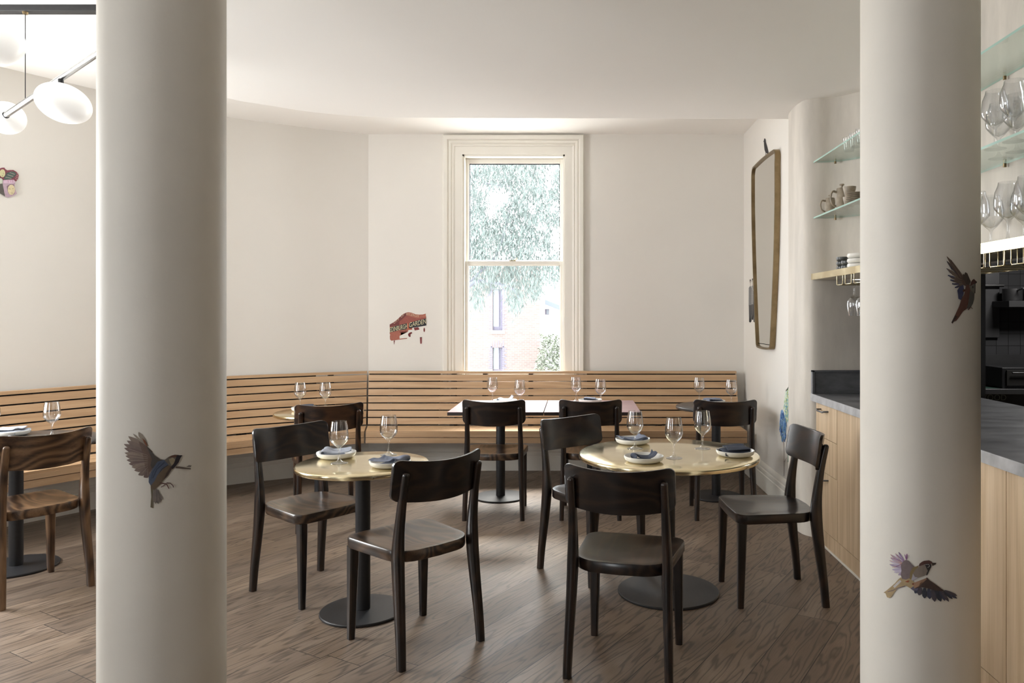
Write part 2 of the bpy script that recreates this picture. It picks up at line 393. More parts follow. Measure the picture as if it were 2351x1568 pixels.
# rounded nib and the drinks niche
NIB = catmull([(1.80, -2.6), (1.80, 1.0), (1.80, 3.2), (1.84, 4.0), (1.885, 4.5), (1.87, 4.72), (1.81, 4.86), (1.74, 4.95), (1.66, 5.0), (1.58, 5.015), (1.52, 5.05), (1.492, 5.12), (1.484, 5.25), (1.497, 5.42), (1.53, 5.54), (1.567, 5.64)], 5)
NIBL = catmull([(2.62, 5.03), (2.2, 5.02), (1.8, 5.01), (1.58, 5.015), (1.52, 5.05), (1.492, 5.12), (1.484, 5.25), (1.497, 5.42), (1.53, 5.54), (1.567, 5.64)], 5)
SH_T, SH_B = 1.725, 1.685
def thick(path, z0, z1, t, m):
    return struct('wall_niche', MB().path_bar(path, [(0, z0), (0, z1), (-t, z1), (-t, z0)]), m)
struct('wall_niche', MB().path_bar(NIB, [(0, SH_B), (0, CEIL_LO + 0.02), (-0.06, CEIL_LO + 0.02), (-0.06, SH_B)]), M['niche'])
struct('wall_niche', MB().path_bar(NIBL, [(0, 0), (0, SH_B + 0.001), (-0.06, SH_B + 0.001), (-0.06, 0)]), M['niche'])

# baseboards with a moulded top
BB = [(0, 0), (0.022, 0), (0.022, 0.13), (0.016, 0.136), (0.020, 0.15), (0.020, 0.17), (0.012, 0.176), (0.016, 0.19), (0.010, 0.21), (0.0, 0.222)]
struct('baseboard_left', MB().path_bar(WALL_L, BB), M['trim'])
struct('baseboard_back', MB().path_bar([(XR, 7.2), (-1.96, 7.2)], BB), M['trim'])
struct('baseboard_right', MB().path_bar([(XR, 5.62), (XR, 7.2)], BB), M['trim'])

# ------------------------------------------------------------------ the sash window
win = bpy.data.objects.new('window_1', None); COL.objects.link(win); win['kind'] = 'structure'
def casing_profile():
    # (distance outwards from the opening, projection from the wall)
    return [(0.0, 0.0), (0.0, 0.018), (0.012, 0.020), (0.070, 0.020), (0.074, 0.026), (0.086, 0.030), (0.094, 0.024), (0.104, 0.034), (0.120, 0.038), (0.128, 0.030), (0.138, 0.044), (0.160, 0.046), (0.172, 0.046), (0.178, 0.036), (0.180, 0.0)]
mb = MB(); cp = casing_profile(); m_ = len(cp); xm0, xm1, zt = OX0 + 0.012, OX1 - 0.012, OZ1 - 0.012
stations = [((xm0, 0.70), (-1, 0)), ((xm0, zt), (-1, 1)), ((xm1, zt), (1, 1)), ((xm1, 0.70), (1, 0))]
for (x, z), (dx, dz) in stations:
    for d, pj in cp: mb.v.append((x + dx * d, 7.2 - pj, min(z + dz * d, CEIL_HI - 0.001)))
for i in range(3):
    for k in range(m_ - 1): mb.face((i * m_ + k, i * m_ + k + 1, (i + 1) * m_ + k + 1, (i + 1) * m_ + k))
obj('window_casing', mb, M['trim'], win, smooth=25, recalc=False)
mb = MB().box(OX0 - 0.001, OX0 + 0.03, 7.2, 7.42, OZ0, OZ1).box(OX1 - 0.03, OX1 + 0.001, 7.2, 7.42, OZ0, OZ1).box(OX0, OX1, 7.2, 7.42, OZ1 - 0.03, OZ1 + 0.001)
obj('window_frame', mb, M['trim'], win, bevel=0.003)
obj('window_sill', MB().box(OX0 - 0.16, OX1 + 0.16, 7.155, 7.46, OZ0 - 0.03, OZ0), M['trim'], win, bevel=0.006)
def sash(name, x0, x1, y, z0, z1, st, top, bot, seal):
    mb = MB().box(x0, x0 + st, y, y + 0.04, z0, z1).box(x1 - st, x1, y, y + 0.04, z0, z1).box(x0 + st, x1 - st, y, y + 0.04, z0, z0 + bot).box(x0 + st, x1 - st, y, y + 0.04, z1 - top, z1)
    s = obj(name, mb, M['trim'], win, bevel=0.004)
    obj('glass_pane', MB().box(x0 + st, x1 - st, y + 0.018, y + 0.022, z0 + bot, z1 - top), M['pane'], s, smooth=0)
    e = 0.006; a0, a1, c0, c1 = x0 + st, x1 - st, z0 + bot, z1 - top
    mb = MB().box(a0, a1, y + 0.016, y + 0.024, c1 - e * 1.5, c1).box(a0, a0 + e, y + 0.016, y + 0.024, c0, c1).box(a1 - e, a1, y + 0.016, y + 0.024, c0, c1)
    obj('putty_line', mb, M['dark_rubber'] if seal else M['trim'], s, smooth=0)
    return s
up = sash('upper_sash', OX0 + 0.028, OX1 - 0.028, 7.30, 1.945, OZ1 - 0.03, 0.032, 0.045, 0.035, True)
lo = sash('lower_sash', OX0 + 0.03, OX1 - 0.03, 7.245, OZ0, 1.968, 0.028, 0.036, 0.045, False)
obj('sash_lock', MB().box(-0.64, -0.58, 7.245, 7.275, 1.968, 1.976).tube([(-0.60, 7.26, 1.974), (-0.575, 7.255, 1.985), (-0.572, 7.255, 2.0)], 0.004, 8), M['brass'], lo)
for x in (-0.92, -0.26): obj('sash_lift', MB().tube([(x - 0.012, 7.235, 0.925), (x + 0.012, 7.235, 0.925)], 0.007, 8).box(x - 0.008, x + 0.008, 7.236, 7.247, 0.918, 0.932), M['brass'], lo)
# window beyond the left edge; invented fill openings nearer and behind the camera
def plain_window(name, axis, c, a0, a1, z0, z1, bars=2):
    r = bpy.data.objects.new(name, None); COL.objects.link(r); r['kind'] = 'structure'
    mb = MB()
    def bx(u0, u1, q0, q1, t=0.03):
        if axis == 'x': mb.box(c - t, c + t, u0, u1, q0, q1)
        else: mb.box(u0, u1, c - t, c + t, q0, q1)
    bx(a0, a0 + 0.06, z0, z1); bx(a1 - 0.06, a1, z0, z1); bx(a0 + 0.06, a1 - 0.06, z0, z0 + 0.06); bx(a0 + 0.06, a1 - 0.06, z1 - 0.06, z1)
    bx(a0 + 0.06, a1 - 0.06, (z0 + z1) / 2 - 0.02, (z0 + z1) / 2 + 0.02, 0.02)
    for k in range(1, bars):
        u = a0 + (a1 - a0) * k / bars; bx(u - 0.03, u + 0.03, z0 + 0.06, z1 - 0.06, 0.025)
    obj('window_frame', mb, M['trim'], r, smooth=0)
plain_window('window_2', 'x', -4.40, 3.27, 4.62, 0.8, 2.7, 1)
plain_window('fill_opening_left', 'x', -4.40, 0.25, 0.95, 0.8, 2.7, 1)  # invented opening, lets soft fill onto the column fronts
plain_window('fill_opening_rear', 'y', -2.70, -3.7, -2.9, 0.8, 2.8, 1)  # invented too, unseen fill from behind the camera

# ------------------------------------------------------------------ columns
def column(x, y, label):
    o = obj('column', MB().lathe([(0.18, 0), (0.18, 1.0), (0.18, 2.0), (0.18, CEIL_HI)], 96), M['column'])
    o.location = (x, y, 0); o['kind'] = 'structure'; o['label'] = label; return o
COLS = [(-1.345, 2.42, 0.18), (1.095, 2.505, 0.18)]
COLS = []
for xl, xr in ((220.5, 520.5), (1974.5, 2252.0)):
    a, b = math.atan((xl - CX) / F), math.atan((xr - CX) / F); D = 0.18 / math.sin((b - a) / 2); m2 = (a + b) / 2
    COLS.append((D * math.sin(m2), D * math.cos(m2), 0.18))
column(COLS[0][0], COLS[0][1], 'tall round off-white plaster column on the left with one painted sparrow')
column(COLS[1][0], COLS[1][1], 'tall round off-white plaster column on the right with two painted sparrows')

# ------------------------------------------------------------------ benches
def bench_units(path, label, seed, shade_sheets=None, at=None, **ends):
    root = thing('slatted_bench', label, 'bench', (0, 0, 0))
    N = 7; pitch = 0.0647; zt = 0.937
    mb = MB()
    # capping slat and eight back slats, reclining towards the wall
    mb.path_bar(path, [(0.055, zt - 0.022), (0.055, zt), (0.105, zt), (0.108, zt - 0.022)], 0, seed, **ends)
    for k in range(N):
        z1 = zt - 0.022 - 0.011 - k * pitch; z0 = z1 - 0.0537
        o1 = 0.105 + 0.0166 * k; o0 = o1 + 0.0138
        mb.path_bar(path, [(o0 - 0.018, z0), (o1 - 0.018, z1), (o1, z1), (o0, z0)], 0, seed + 1.3 * (k + 1), **ends)
    obj('backrest', mb, M['slat'], root, smooth=20)
    if shade_sheets:  # added black sheets give the slat gaps their shade; none across the window
        for bp in shade_sheets:
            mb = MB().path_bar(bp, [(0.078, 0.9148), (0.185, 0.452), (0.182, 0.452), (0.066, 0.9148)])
            obj('black_shade_sheet', mb, M['gap'], root, smooth=0)
    mb = MB()
    for k in range(6):
        a0 = 0.232 + k * 0.055
        mb.path_bar(path, [(a0, 0.43), (a0, 0.45), (min(a0 + 0.047, 0.55), 0.45), (min(a0 + 0.047, 0.55), 0.43)], 0, seed + 20 + k * 1.7, **ends)
    obj('seat', mb, M['slat'], root, smooth=20)
    mb = MB()
    mb.path_bar(path, [(0.535, 0.397), (0.535, 0.4295), (0.555, 0.4295), (0.555, 0.397)], 0, seed + 31, **ends)
    mb.path_bar(path, [(0.53, 0.345), (0.53, 0.392), (0.552, 0.392), (0.552, 0.345)], 0, seed + 34, **ends)
    obj('front_rail', mb, M['slat'], root, smooth=20)
    # black steel brackets behind the slats
    P = [Vector(p[:2]) for p in path]; acc = [0]
    for i in range(1, len(P)): acc.append(acc[-1] + (P[i] - P[i - 1]).length)
    L = acc[-1]; nb = len(at) if at else max(2, round(L / 0.85) + 1)
    for j in range(nb):
        s_ = at[j] if at else 0.34 + (L - 0.46) * j / (nb - 1)
        i = max(k for k in range(len(acc)) if acc[k] <= s_ + 1e-9); i = min(i, len(P) - 2)
        t = (P[i + 1] - P[i]).normalized(); p = P[i] + t * (s_ - acc[i]); nr = Vector((-t.y, t.x)); hw = t * 0.02
        mb = MB()
        prof = [(0.002, 0.915), (0.083, 0.915), (0.20, 0.46), (0.20, 0.428), (0.52, 0.428), (0.52, 0.38), (0.12, 0.36), (0.002, 0.30)]
        rg = [[((p + nr * o_ + sgn * hw).x, (p + nr * o_ + sgn * hw).y, z_) for o_, z_ in prof] for sgn in (-1, 1)]
        mb.rings(rg); obj('bracket', mb, M['black_metal'], root, smooth=0)
    return root
bench_units([(1.475, 7.2), (-1.954, 7.2)], 'long straight slatted timber bench along the back wall under the window', 3.0, n1=(0.218, -1.0), shade_sheets=[[(1.47, 7.2), (0.09, 7.2)], [(-1.27, 7.2), (-1.93, 7.2)]], at=[0.12, 0.72, 1.30, 1.905, 2.33, 2.62, 3.2])
WLb = [Vector((-1.968, 7.197))] + [p for p in WALL_L if p.x < -2.34]
bench_units(WLb, 'slatted timber bench curving along the left wall', 71.0, n0=(0.218, -1.0), shade_sheets=[WLb[1:]])

# ------------------------------------------------------------------ chairs
def make_chair(tone, seat_tone):
    root = thing('dining_chair', 'x', 'chair')
    mx, my, mz = (M['ch_%s_%s' % (tone, a)] for a in 'XYZ')
    # seat
    def outline(s_):
        pts = []
        def arc(cx, cy, r, a0, a1, n=7):
            for k in range(n): a = R(a0 + (a1 - a0) * k / (n - 1)); pts.append((cx + r * math.cos(a), cy + r * math.sin(a)))
        arc(0.165, 0.165, 0.055, 0, 90); pts.append((0.0, 0.226)); arc(-0.165, 0.165, 0.055, 90, 180)
        arc(-0.085, -0.085, 0.115, 188, 262); pts.append((0, -0.206)); arc(0.085, -0.085, 0.115, -82, -8)
        return [(x * s_, y * s_) for x, y in pts]
    mb = MB(); rg = []
    for s_, z in ((0.0, 0.4545), (0.35, 0.455), (0.6, 0.4575), (0.8, 0.4625), (0.93, 0.4655), (0.985, 0.4655), (1.0, 0.461), (1.0, 0.425), (0.985, 0.419), (0.0, 0.419)):
        rg.append([(x, y, z) for x, y in outline(max(s_, 0.01))])
    mb.rings(rg); obj('seat', mb, M['ch_%s_Y' % seat_tone], root, smooth=40)
    # bent crest
    ns, nt = 30, 8; mb = MB()
    def sv(i): q = i / ns; return math.sin((q - 0.5) * math.pi)
    th = 0.0075; W = 0.225; rc = 0.030
    grid = {}
    for side in (0, 1):
        for i in range(ns + 1):
            s_ = sv(i); x = s_ * W
            zt = 0.842 + 0.018 * s_ * s_; zb = 0.668 + 0.016 * s_ * s_
            e = abs(x) - (W - rc)
            if e > 0: d = rc - math.sqrt(max(0, rc * rc - e * e)); zt -= d; zb += d
            for j in range(nt + 1):
                z = zb + (zt - zb) * j / nt
                y = -0.183 - 0.072 * (1 - s_ * s_) - (z - 0.76) * 0.16
                nrm = Vector((-2 * 0.072 * s_ / W * -1, 1, 0)).normalized()
                sg = 1 if side else -1
                grid[(side, i, j)] = len(mb.v); mb.v.append((x - nrm.x * th * sg * -1 * 0, y + th * sg, z))
    for i in range(ns):
        for j in range(nt):
            for side in (0, 1): mb.face([grid[(side, a, b)] for a, b in ((i, j), (i + 1, j), (i + 1, j + 1), (i, j + 1))])
    for i in range(ns):
        for j in (0, nt): mb.face([grid[(0, i, j)], grid[(0, i + 1, j)], grid[(1, i + 1, j)], grid[(1, i, j)]])
    for j in range(nt):
        for i in (0, ns): mb.face([grid[(0, i, j)], grid[(0, i, j + 1)], grid[(1, i, j + 1)], grid[(1, i, j)]])
    obj('backrest', mb, mx, root, bevel=0.003, smooth=40)
    # legs
    def sect(cx, cy, hx, hy, z, c=0.006):
        return [(cx + a, cy + b, z) for a, b in ((-hx + c, -hy), (hx - c, -hy), (hx, -hy + c), (hx, hy - c), (hx - c, hy), (-hx + c, hy), (-hx, hy - c), (-hx, -hy + c))]
    for sx in (-1, 1):
        rg = [sect(sx * 0.192, 0.200, 0.015, 0.015, 0.0), sect(sx * 0.187, 0.192, 0.0215, 0.0215, 0.36), sect(sx * 0.187, 0.191, 0.022, 0.022, 0.421)]
        obj('leg', MB().rings(rg), mz, root, smooth=25)
        pr = catmull([(0.205, -0.228, 0, 0.0155, 0.017), (0.202, -0.218, 0.12, 0.0165, 0.019), (0.197, -0.200, 0.27, 0.0175, 0.023), (0.1935, -0.186, 0.40, 0.0185, 0.0265), (0.1925, -0.183, 0.47, 0.0185, 0.0265), (0.190, -0.190, 0.56, 0.017, 0.021), (0.188, -0.206, 0.67, 0.0155, 0.0165), (0.187, -0.228, 0.77, 0.0145, 0.0145), (0.187, -0.2345, 0.795, 0.014, 0.013)], 3)
        rg = [sect(sx * p[0], p[1], p[3], p[4], p[2], 0.005) for p in pr]
        p = pr[-1]; rg.append(sect(sx * p[0], p[1] - 0.0005, p[3] * 0.86, p[4] * 0.8, p[2] + 0.007, 0.004)); rg.append(sect(sx * p[0], p[1] - 0.001, p[3] * 0.5, p[4] * 0.45, p[2] + 0.011, 0.003))
        obj('leg', MB().rings(rg), mz, root, smooth=50)
    return root
chairs = {'dark': make_chair('dark', 'brown'), 'black': make_chair('dark', 'dark'), 'red': make_chair('red', 'red'), 'tan': make_chair('tan', 'tan')}
GR = 'bentwood dining chairs'
def chair(tone, x, y, dx, dy, label): place(chairs[tone], (x, y, 0), math.atan2(-dx, dy), label, GR)
chair('dark', -0.738, 3.439, -0.715, 0.70, 'dark-stained wooden chair in front of the small brass table, its back to the camera')
chair('dark', -1.404, 4.067, 0.361, -0.2745, 'dark wooden chair to the left of the small brass table, facing right')
chair('black', 0.215, 3.243, 0.25, 0.967, 'nearest dark wooden chair, back to the camera, in front of the large brass table')
chair('dark', -0.593, 5.655, 0.0, 1, 'dark wooden chair tucked at the left end of the rectangular tables')
chair('dark', 0.097, 5.665, 0.01, 1, 'dark wooden chair tucked at the right end of the rectangular tables')
chair('black', 1.06, 5.655, 0.03, 1, 'black-looking wooden chair at the small dark round table beside the mirror wall')
chair('black', 0.092, 4.365, 0.65, -0.76, 'dark wooden chair on the left of the large brass table, facing it sideways')
chair('black', 0.999, 4.009, -1, -0.06, 'dark wooden chair on the right of the large brass table beside the oak drawers')
chair('red', -1.765, 5.40, -0.40, 0.915, 'reddish brown wooden chair at the rear brass table by the bench corner')
chair('tan', -2.915, 4.07, -0.84, 0.54, 'worn tan-brown wooden chair left of the left column')

# ------------------------------------------------------------------ tables
def lip_top(r, t, m, parent, z=0.73):
    prof = [(0.0, z - t), (r - 0.006, z - t), (r - 0.001, z - t + 0.003), (r, z - t + 0.008), (r, z - 0.007), (r - 0.002, z - 0.003), (r - 0.007, z), (r * 0.6, z), (0.0, z)]
    prof[0] = (0.001, z - t); prof[-1] = (0.001, z)
    return obj('tabletop', MB().lathe(prof, 96), m, parent, smooth=40)
def pedestal(root, rb, t):
    obj('pole', MB().lathe([(0.036, 0.012), (0.036, 0.73 - t - 0.006)], 40), M['black_metal'], root, smooth=40)
    obj('mounting_plate', MB().box(-0.11, 0.11, -0.11, 0.11, 0.73 - t - 0.006, 0.73 - t), M['black_metal'], root, bevel=0.001)
    obj('base', MB().lathe([(rb - 0.002, 0.0), (rb, 0.003), (rb, 0.009), (rb - 0.004, 0.0125), (0.06, 0.014), (0.040, 0.016), (0.001, 0.016)], 72), M['black_metal'], root, smooth=30)
def dark_top():
    n = NT('dark_laminate'); return n.set(n.ramp(n.noise(n.coord(), 8, 4), [(0.3, (0.045, 0.040, 0.037)), (0.7, (0.060, 0.053, 0.050))]), 0.32)
M['darktop'] = dark_top()
n_ = NT('mauve_laminate'); M['mauve'] = n_.set(n_.ramp(n_.noise(n_.coord(), 5, 3), [(0.3, (0.36, 0.235, 0.245)), (0.7, (0.42, 0.275, 0.285))]), 0.40, 0, 0.9)
M['edge_black'] = plain('dark_table_edge', (0.03, 0.022, 0.02), 0.35)
TAB = [('brass_table', -1.051, 3.76, 0.318, 0.205, 'brass', 'small round brass table in front, on a black pedestal'),
       ('brass_table', 0.479, 4.03, 0.470, 0.265, 'brass', 'large round brass table on the right, on a black pedestal'),
       ('brass_table', -1.937, 5.76, 0.325, 0.205, 'brass', 'round brass table at the bench corner behind the reddish chair'),
       ('round_table', -3.235, 4.42, 0.42, 0.215, 'darktop', 'dark round pedestal table left of the left column'),
       ('round_table', 1.115, 6.15, 0.32, 0.205, 'darktop', 'small dark round table in the right corner by the mirror wall')]
for nm, x, y, r, rb, mt, lab in TAB:
    t = thing(nm, lab, 'table', (x, y, 0)); pedestal(t, rb, 0.025); lip_top(r, 0.025, M[mt], t)
for x0, x1, lab in ((-0.972, -0.252, 'left one of the two joined rectangular mauve tables under the window'), (-0.248, 0.478, 'right one of the two joined rectangular mauve tables')):
    t = thing('rectangular_table', lab, 'table', ((x0 + x1) / 2, 6.13, 0)); pedestal(t, 0.21, 0.026); h = (x1 - x0) / 2 - 0.001
    s_ = obj('tabletop', MB().box(-h, h, -0.40, 0.40, 0.727, 0.73), M['mauve'], t, bevel=0.001)
    obj('edge_band', MB().box(-h, h, -0.40, 0.40, 0.704, 0.727), M['edge_black'], t, bevel=0.001)

# ------------------------------------------------------------------ table settings
def glass_mesh(H=0.204, rb=0.0455, rr=0.036, foot=0.0425):
    k = H / 0.204; out = [(foot, 0.0), (foot, 0.0012), (0.030, 0.004), (0.012, 0.010), (0.0052, 0.020), (0.0042, 0.040), (0.0048, 0.066), (0.009, 0.076), (0.022, 0.086), (0.036, 0.101), (rb * 0.97, 0.116), (rb, 0.128), (rb * 0.985, 0.145), (rb * 0.92, 0.170), (rr + 0.002, 0.193), (rr, 0.204)]
    inn = [(rr - 0.0011, 0.204), (rr + 0.0008, 0.193), (rb * 0.92 - 0.0012, 0.170), (rb - 0.0013, 0.128), (rb * 0.97 - 0.0014, 0.116), (0.034, 0.1025), (0.020, 0.089), (0.001, 0.082)]
    return MB().lathe([(r, z * k) for r, z in [(0.001, 0.0)] + out + inn], 40)
def make_glass(): 
    o = obj('wine_glass', glass_mesh(), M['glass'], smooth=60); tag(o, 'x', 'wine glass'); return o
wg = make_glass()
TZ = 0.7302
GS = [(-1.165, 3.752, 'wine glass at the left of the small brass table'), (-0.977, 3.975, 'wine glass at the back of the small brass table'),
      (0.314, 4.16, 'wine glass at the left rear of the large brass table'), (0.490, 3.88, 'wine glass at the middle of the large brass table'), (0.680, 4.155, 'wine glass at the right rear of the large brass table, against the black chair'),
      (-2.15, 5.95, 'left wine glass on the corner brass table'), (-1.948, 5.93, 'right wine glass on the corner brass table'),
      (-0.71, 6.43, 'wine glass at the far left of the rectangular tables'), (-0.462, 6.18, 'second wine glass from the left on the rectangular tables'),
      (-0.01, 6.45, 'third wine glass from the left on the rectangular tables'), (0.191, 6.24, 'wine glass at the far right of the rectangular tables'),
      (1.02, 6.405, 'left wine glass on the small dark table by the mirror wall'), (1.246, 6.20, 'right wine glass on the small dark table by the mirror wall'),
      (-3.145, 4.59, 'wine glass in the middle of the dark table left of the column'), (-3.545, 4.64, 'wine glass cut by the left edge of the picture')]
for x, y, lab in GS: place(wg, (x, y, TZ), 0, lab, 'wine glasses on the tables')
pl = obj('side_plate', MB().lathe([(0.001, 0.0), (0.062, 0.0), (0.080, 0.003), (0.092, 0.010), (0.0975, 0.022), (0.0975, 0.0285), (0.0955, 0.0295), (0.0925, 0.026), (0.088, 0.014), (0.078, 0.008), (0.060, 0.006), (0.001, 0.006)], 64), M['china'], smooth=50)
tag(pl, 'x', 'plate')
PS = [(-1.225, 3.90, 'left', 'the small brass table'), (-0.896, 3.67, 'right', 'the small brass table'),
      (0.314, 4.33, 'rear', 'the large brass table'), (0.330, 3.79, 'front', 'the large brass table'), (0.815, 3.95, 'right', 'the large brass table'),
      (-2.06, 5.80, '', 'the corner brass table'), (-0.595, 6.33, '', 'the left rectangular table'), (0.109, 6.36, '', 'the right rectangular table'),
      (1.113, 6.27, '', 'the small dark round table'), (-3.41, 4.62, 'rear', 'the far left dark table'), (-3.10, 4.24, 'front', 'the far left dark table')]
for x, y, w_, tb in PS: place(pl, (x, y, TZ), 0, 'off-white low-rimmed plate at the %s of %s' % (w_, tb) if w_ else 'off-white low-rimmed plate on %s' % tb, 'side plates')
def napkin(kind, seed, m):
    rnd = random.Random(seed)
    if kind == 'flat': prof = [(0.055, 0.004), (-0.055, 0.004), (-0.066, 0.010), (-0.058, 0.017), (0.050, 0.017), (0.058, 0.022), (0.050, 0.028), (-0.055, 0.027)]; W = 0.075
    elif kind == 'curl': prof = [(0.045, 0.004), (-0.045, 0.004), (-0.060, 0.016), (-0.050, 0.026), (-0.02, 0.017), (0.025, 0.014), (0.050, 0.022), (0.064, 0.040)]; W = 0.05
    else: prof = [(0.050, 0.003), (-0.040, 0.003), (-0.062, 0.012), (-0.066, 0.024), (-0.050, 0.027), (-0.01, 0.016), (0.045, 0.017), (0.068, 0.021), (0.074, 0.020)]; W = 0.062
    prof = [(a, 0.003 + (b - 0.003) * {'flat': 1.35, 'curl': 1.25, 'drape': 1.35}[kind]) for a, b in prof]
    P = catmull([(a, b, 0) for a, b in prof], 5); nv = 12; mb = MB()
    ph = rnd.random() * 6; bend = {'flat': 0.1, 'curl': -0.9, 'drape': 0.6}[kind]
    for i, p in enumerate(P):
        for j in range(nv + 1):
            v = (j / nv - 0.5) * 2
            sk = 0.012 * math.sin(p.x * 40 + ph) * v if kind != 'flat' else 0.002 * v
            z = p.y + (0.0045 * math.sin(v * 4 + ph + p.x * 20)) * min(1, p.y / 0.012) + abs(bend) * 0.006 * v * v * (1 if p.y > 0.012 else 0)
            mb.v.append((p.x + sk + rnd.uniform(-.0006, .0006), v * W * (1 - 0.12 * (i / len(P))), max(0.0025, z)))
    for i in range(len(P) - 1):
        for j in range(nv): a = i * (nv + 1) + j; mb.face((a, a + nv + 1, a + nv + 2, a + 1))
    o = obj('napkin', mb, m, smooth=80, solid=0.0042, sub=1, recalc=False); return o
NK = [('drape', 'linen_pale', 0.35, 1.0), ('drape', 'linen', 2.9, 1.0), ('drape', 'linen', 3.3, 1.0), ('curl', 'linen_dark', 0.1, 0.85), ('flat', 'linen_dark', 0.1, 1.0), ('flat', 'linen_dark', 0.2, 0.9),
      ('curl', 'linen_pale', 0.0, 1.0), ('flat', 'linen', 3.1, 0.85), ('flat', 'linen', 3.4, 1.0), ('flat', 'linen_pale', 3.2, 1.0), ('drape', 'linen_pale', 0.2, 1.0)]
for i, ((x, y, w_, tb), (kd, mt, rz, s_)) in enumerate(zip(PS, NK)):
    o = napkin(kd, i + 5, M[mt]); o.location = (x, y, TZ + 0.0065 + 0.0005); o.rotation_euler = (0, 0, rz); o.scale = (s_, s_, s_)
    colr = {'linen': 'blue-grey', 'linen_dark': 'charcoal blue', 'linen_pale': 'pale grey'}[mt]
    tag(o, '%s folded linen napkin on the %splate of %s' % (colr, w_ + ' ' if w_ else '', tb), 'napkin', 'folded napkins')

# ------------------------------------------------------------------ mirror on the right wall
def mirror():
    # outline in (y, z): tapered, wider at the top
    pts = [(5.90, 2.62), (5.895, 2.69), (5.93, 2.735), (6.0, 2.742), (6.30, 2.75), (6.60, 2.742), (6.665, 2.735), (6.70, 2.69), (6.705, 2.62), (6.70, 2.35), (6.66, 1.95), (6.60, 1.55), (6.545, 1.25), (6.53, 1.205), (6.49, 1.182), (6.30, 1.175), (6.10, 1.182), (6.06, 1.205), (6.045, 1.25), (5.99, 1.55), (5.93, 1.95), (5.90, 2.35)]
    P = catmull([(a, b, 0) for a, b in pts + [pts[0]]], 4)[:-1]; c = Vector((6.3, 1.98, 0)); n = len(P)
    def inset(d):
        out = []
        for i in range(n):
            t = (P[(i + 1) % n] - P[i - 1]).normalized(); nr = Vector((-t.y, t.x, 0))
            if nr.dot(c - P[i]) < 0: nr = -nr
            out.append(P[i] + nr * d)
        return out
    t = thing('wall_mirror', 'tall tapered mirror in a thin bronzed brass frame on the right wall', 'mirror', (0, 0, 0))
    a, b = inset(0), inset(0.016); x0, x1 = XR - 0.002, XR - 0.045
    rg = [[(x0, p.x, p.y) for p in a], [(x1, p.x, p.y) for p in a], [(x1, p.x, p.y) for p in b], [(x0, p.x, p.y) for p in b]]
    obj('mirror_frame', MB().rings(rg, cap=False), M['brass_dark'], t, smooth=35)
    mb = MB(); g = inset(0.015); mb.v = [(XR - 0.030, p.x, p.y) for p in g] + [(XR - 0.004, p.x, p.y) for p in g]
    mb.face(range(n)); mb.face(range(n, 2 * n))
    for i in range(n): mb.face((i, (i + 1) % n, n + (i + 1) % n, n + i))
    obj('mirror_glass', mb, M['mirror'], t, smooth=0)
mirror()

# ------------------------------------------------------------------ bar: cabinets, counter, shelves
CXF = 1.55
def handle(parent, y, z):
    obj('handle', MB().tube([(CXF, y - 0.07, z), (CXF - 0.028, y - 0.068, z), (CXF - 0.032, y - 0.05, z - 0.006), (CXF - 0.032, y + 0.05, z - 0.006), (CXF - 0.028, y + 0.068, z), (CXF, y + 0.07, z)], 0.0052, 8), M['dsteel'], parent, smooth=60)
t = thing('drawer_cabinet', 'oak cabinet of three drawers with bow handles next to the rounded plaster nib', 'cabinet', (0, 0, 0))
obj('body', MB().box(CXF + 0.02, 2.3, 4.572, 4.972, 0.1, 0.893), M['oak'], t, smooth=0)
for z0, z1 in ((0.684, 0.892), (0.470, 0.681), (0.104, 0.467)):
    d = obj('drawer', MB().box(CXF, CXF + 0.02, 4.574, 4.97, z0, z1), M['oak'], t, bevel=0.001); handle(d, 4.80, z1 - 0.035)
obj('plinth', MB().box(CXF + 0.001, CXF + 0.04, 4.572, 4.972, 0.012, 0.101), M['oak'], t, smooth=0)
yy = 4.57; k = 0
places = ['beside the drawers', 'behind the right column, first', 'behind the right column, second', 'right of the right column', 'at the right edge of the picture', 'out of the picture', 'out of the picture']
while yy > 1.6:
    y0 = yy - 0.6
    t = thing('cupboard', 'oak cupboard with a plain vertical-grained door, %s' % ['beside the drawer cabinet', 'partly behind the right column', 'just right of the right column', 'cut by the right edge of the picture', 'nearest along the bar'][k], 'cabinet')
    obj('body', MB().box(CXF + 0.02, 2.3, y0 + 0.001, yy - 0.001, 0.1, 0.893), M['oak'], t, smooth=0)
    obj('door', MB().box(CXF, CXF + 0.02, y0 + 0.0015, yy - 0.0015, 0.104, 0.892), M['oak'], t, bevel=0.001)
    obj('plinth', MB().box(CXF + 0.001, CXF + 0.04, y0 + 0.001, yy - 0.001, 0.012, 0.101), M['oak'], t, smooth=0)
    yy = y0; k += 1
struct('trim_1', MB().box(CXF - 0.004, CXF + 0.03, 1.5, 4.98, 0.0, 0.011), M['trim'], smooth=0)
t = thing('bar_counter', 'patinated grey metal bar counter top over the oak cabinets', 'counter')
obj('worktop', MB().box(1.531, 2.5, 1.4, 5.012, 0.897, 0.943), M['zinc'], t, bevel=0.001)
M['zinc_lit'] = plain('daylit_zinc_edge', (0.48, 0.48, 0.49), 0.4, 0.3, var=0.3, scale=12)  # zinc made lighter here for the daylight falling on the edge
obj('front_edge', MB().box(1.525, 1.5308, 1.4, 5.012, 0.897, 0.9432), M['zinc_lit'], t, bevel=0.001)
mb = MB().box(1.545, 2.5, 4.998, 5.012, 0.9435, 1.095).box(1.53, 1.545, 4.985, 5.015, 0.90, 1.095).box(1.53, 2.5, 4.985, 5.012, 1.083, 1.095)
obj('upstand', mb, M['zinc'], t, bevel=0.001)
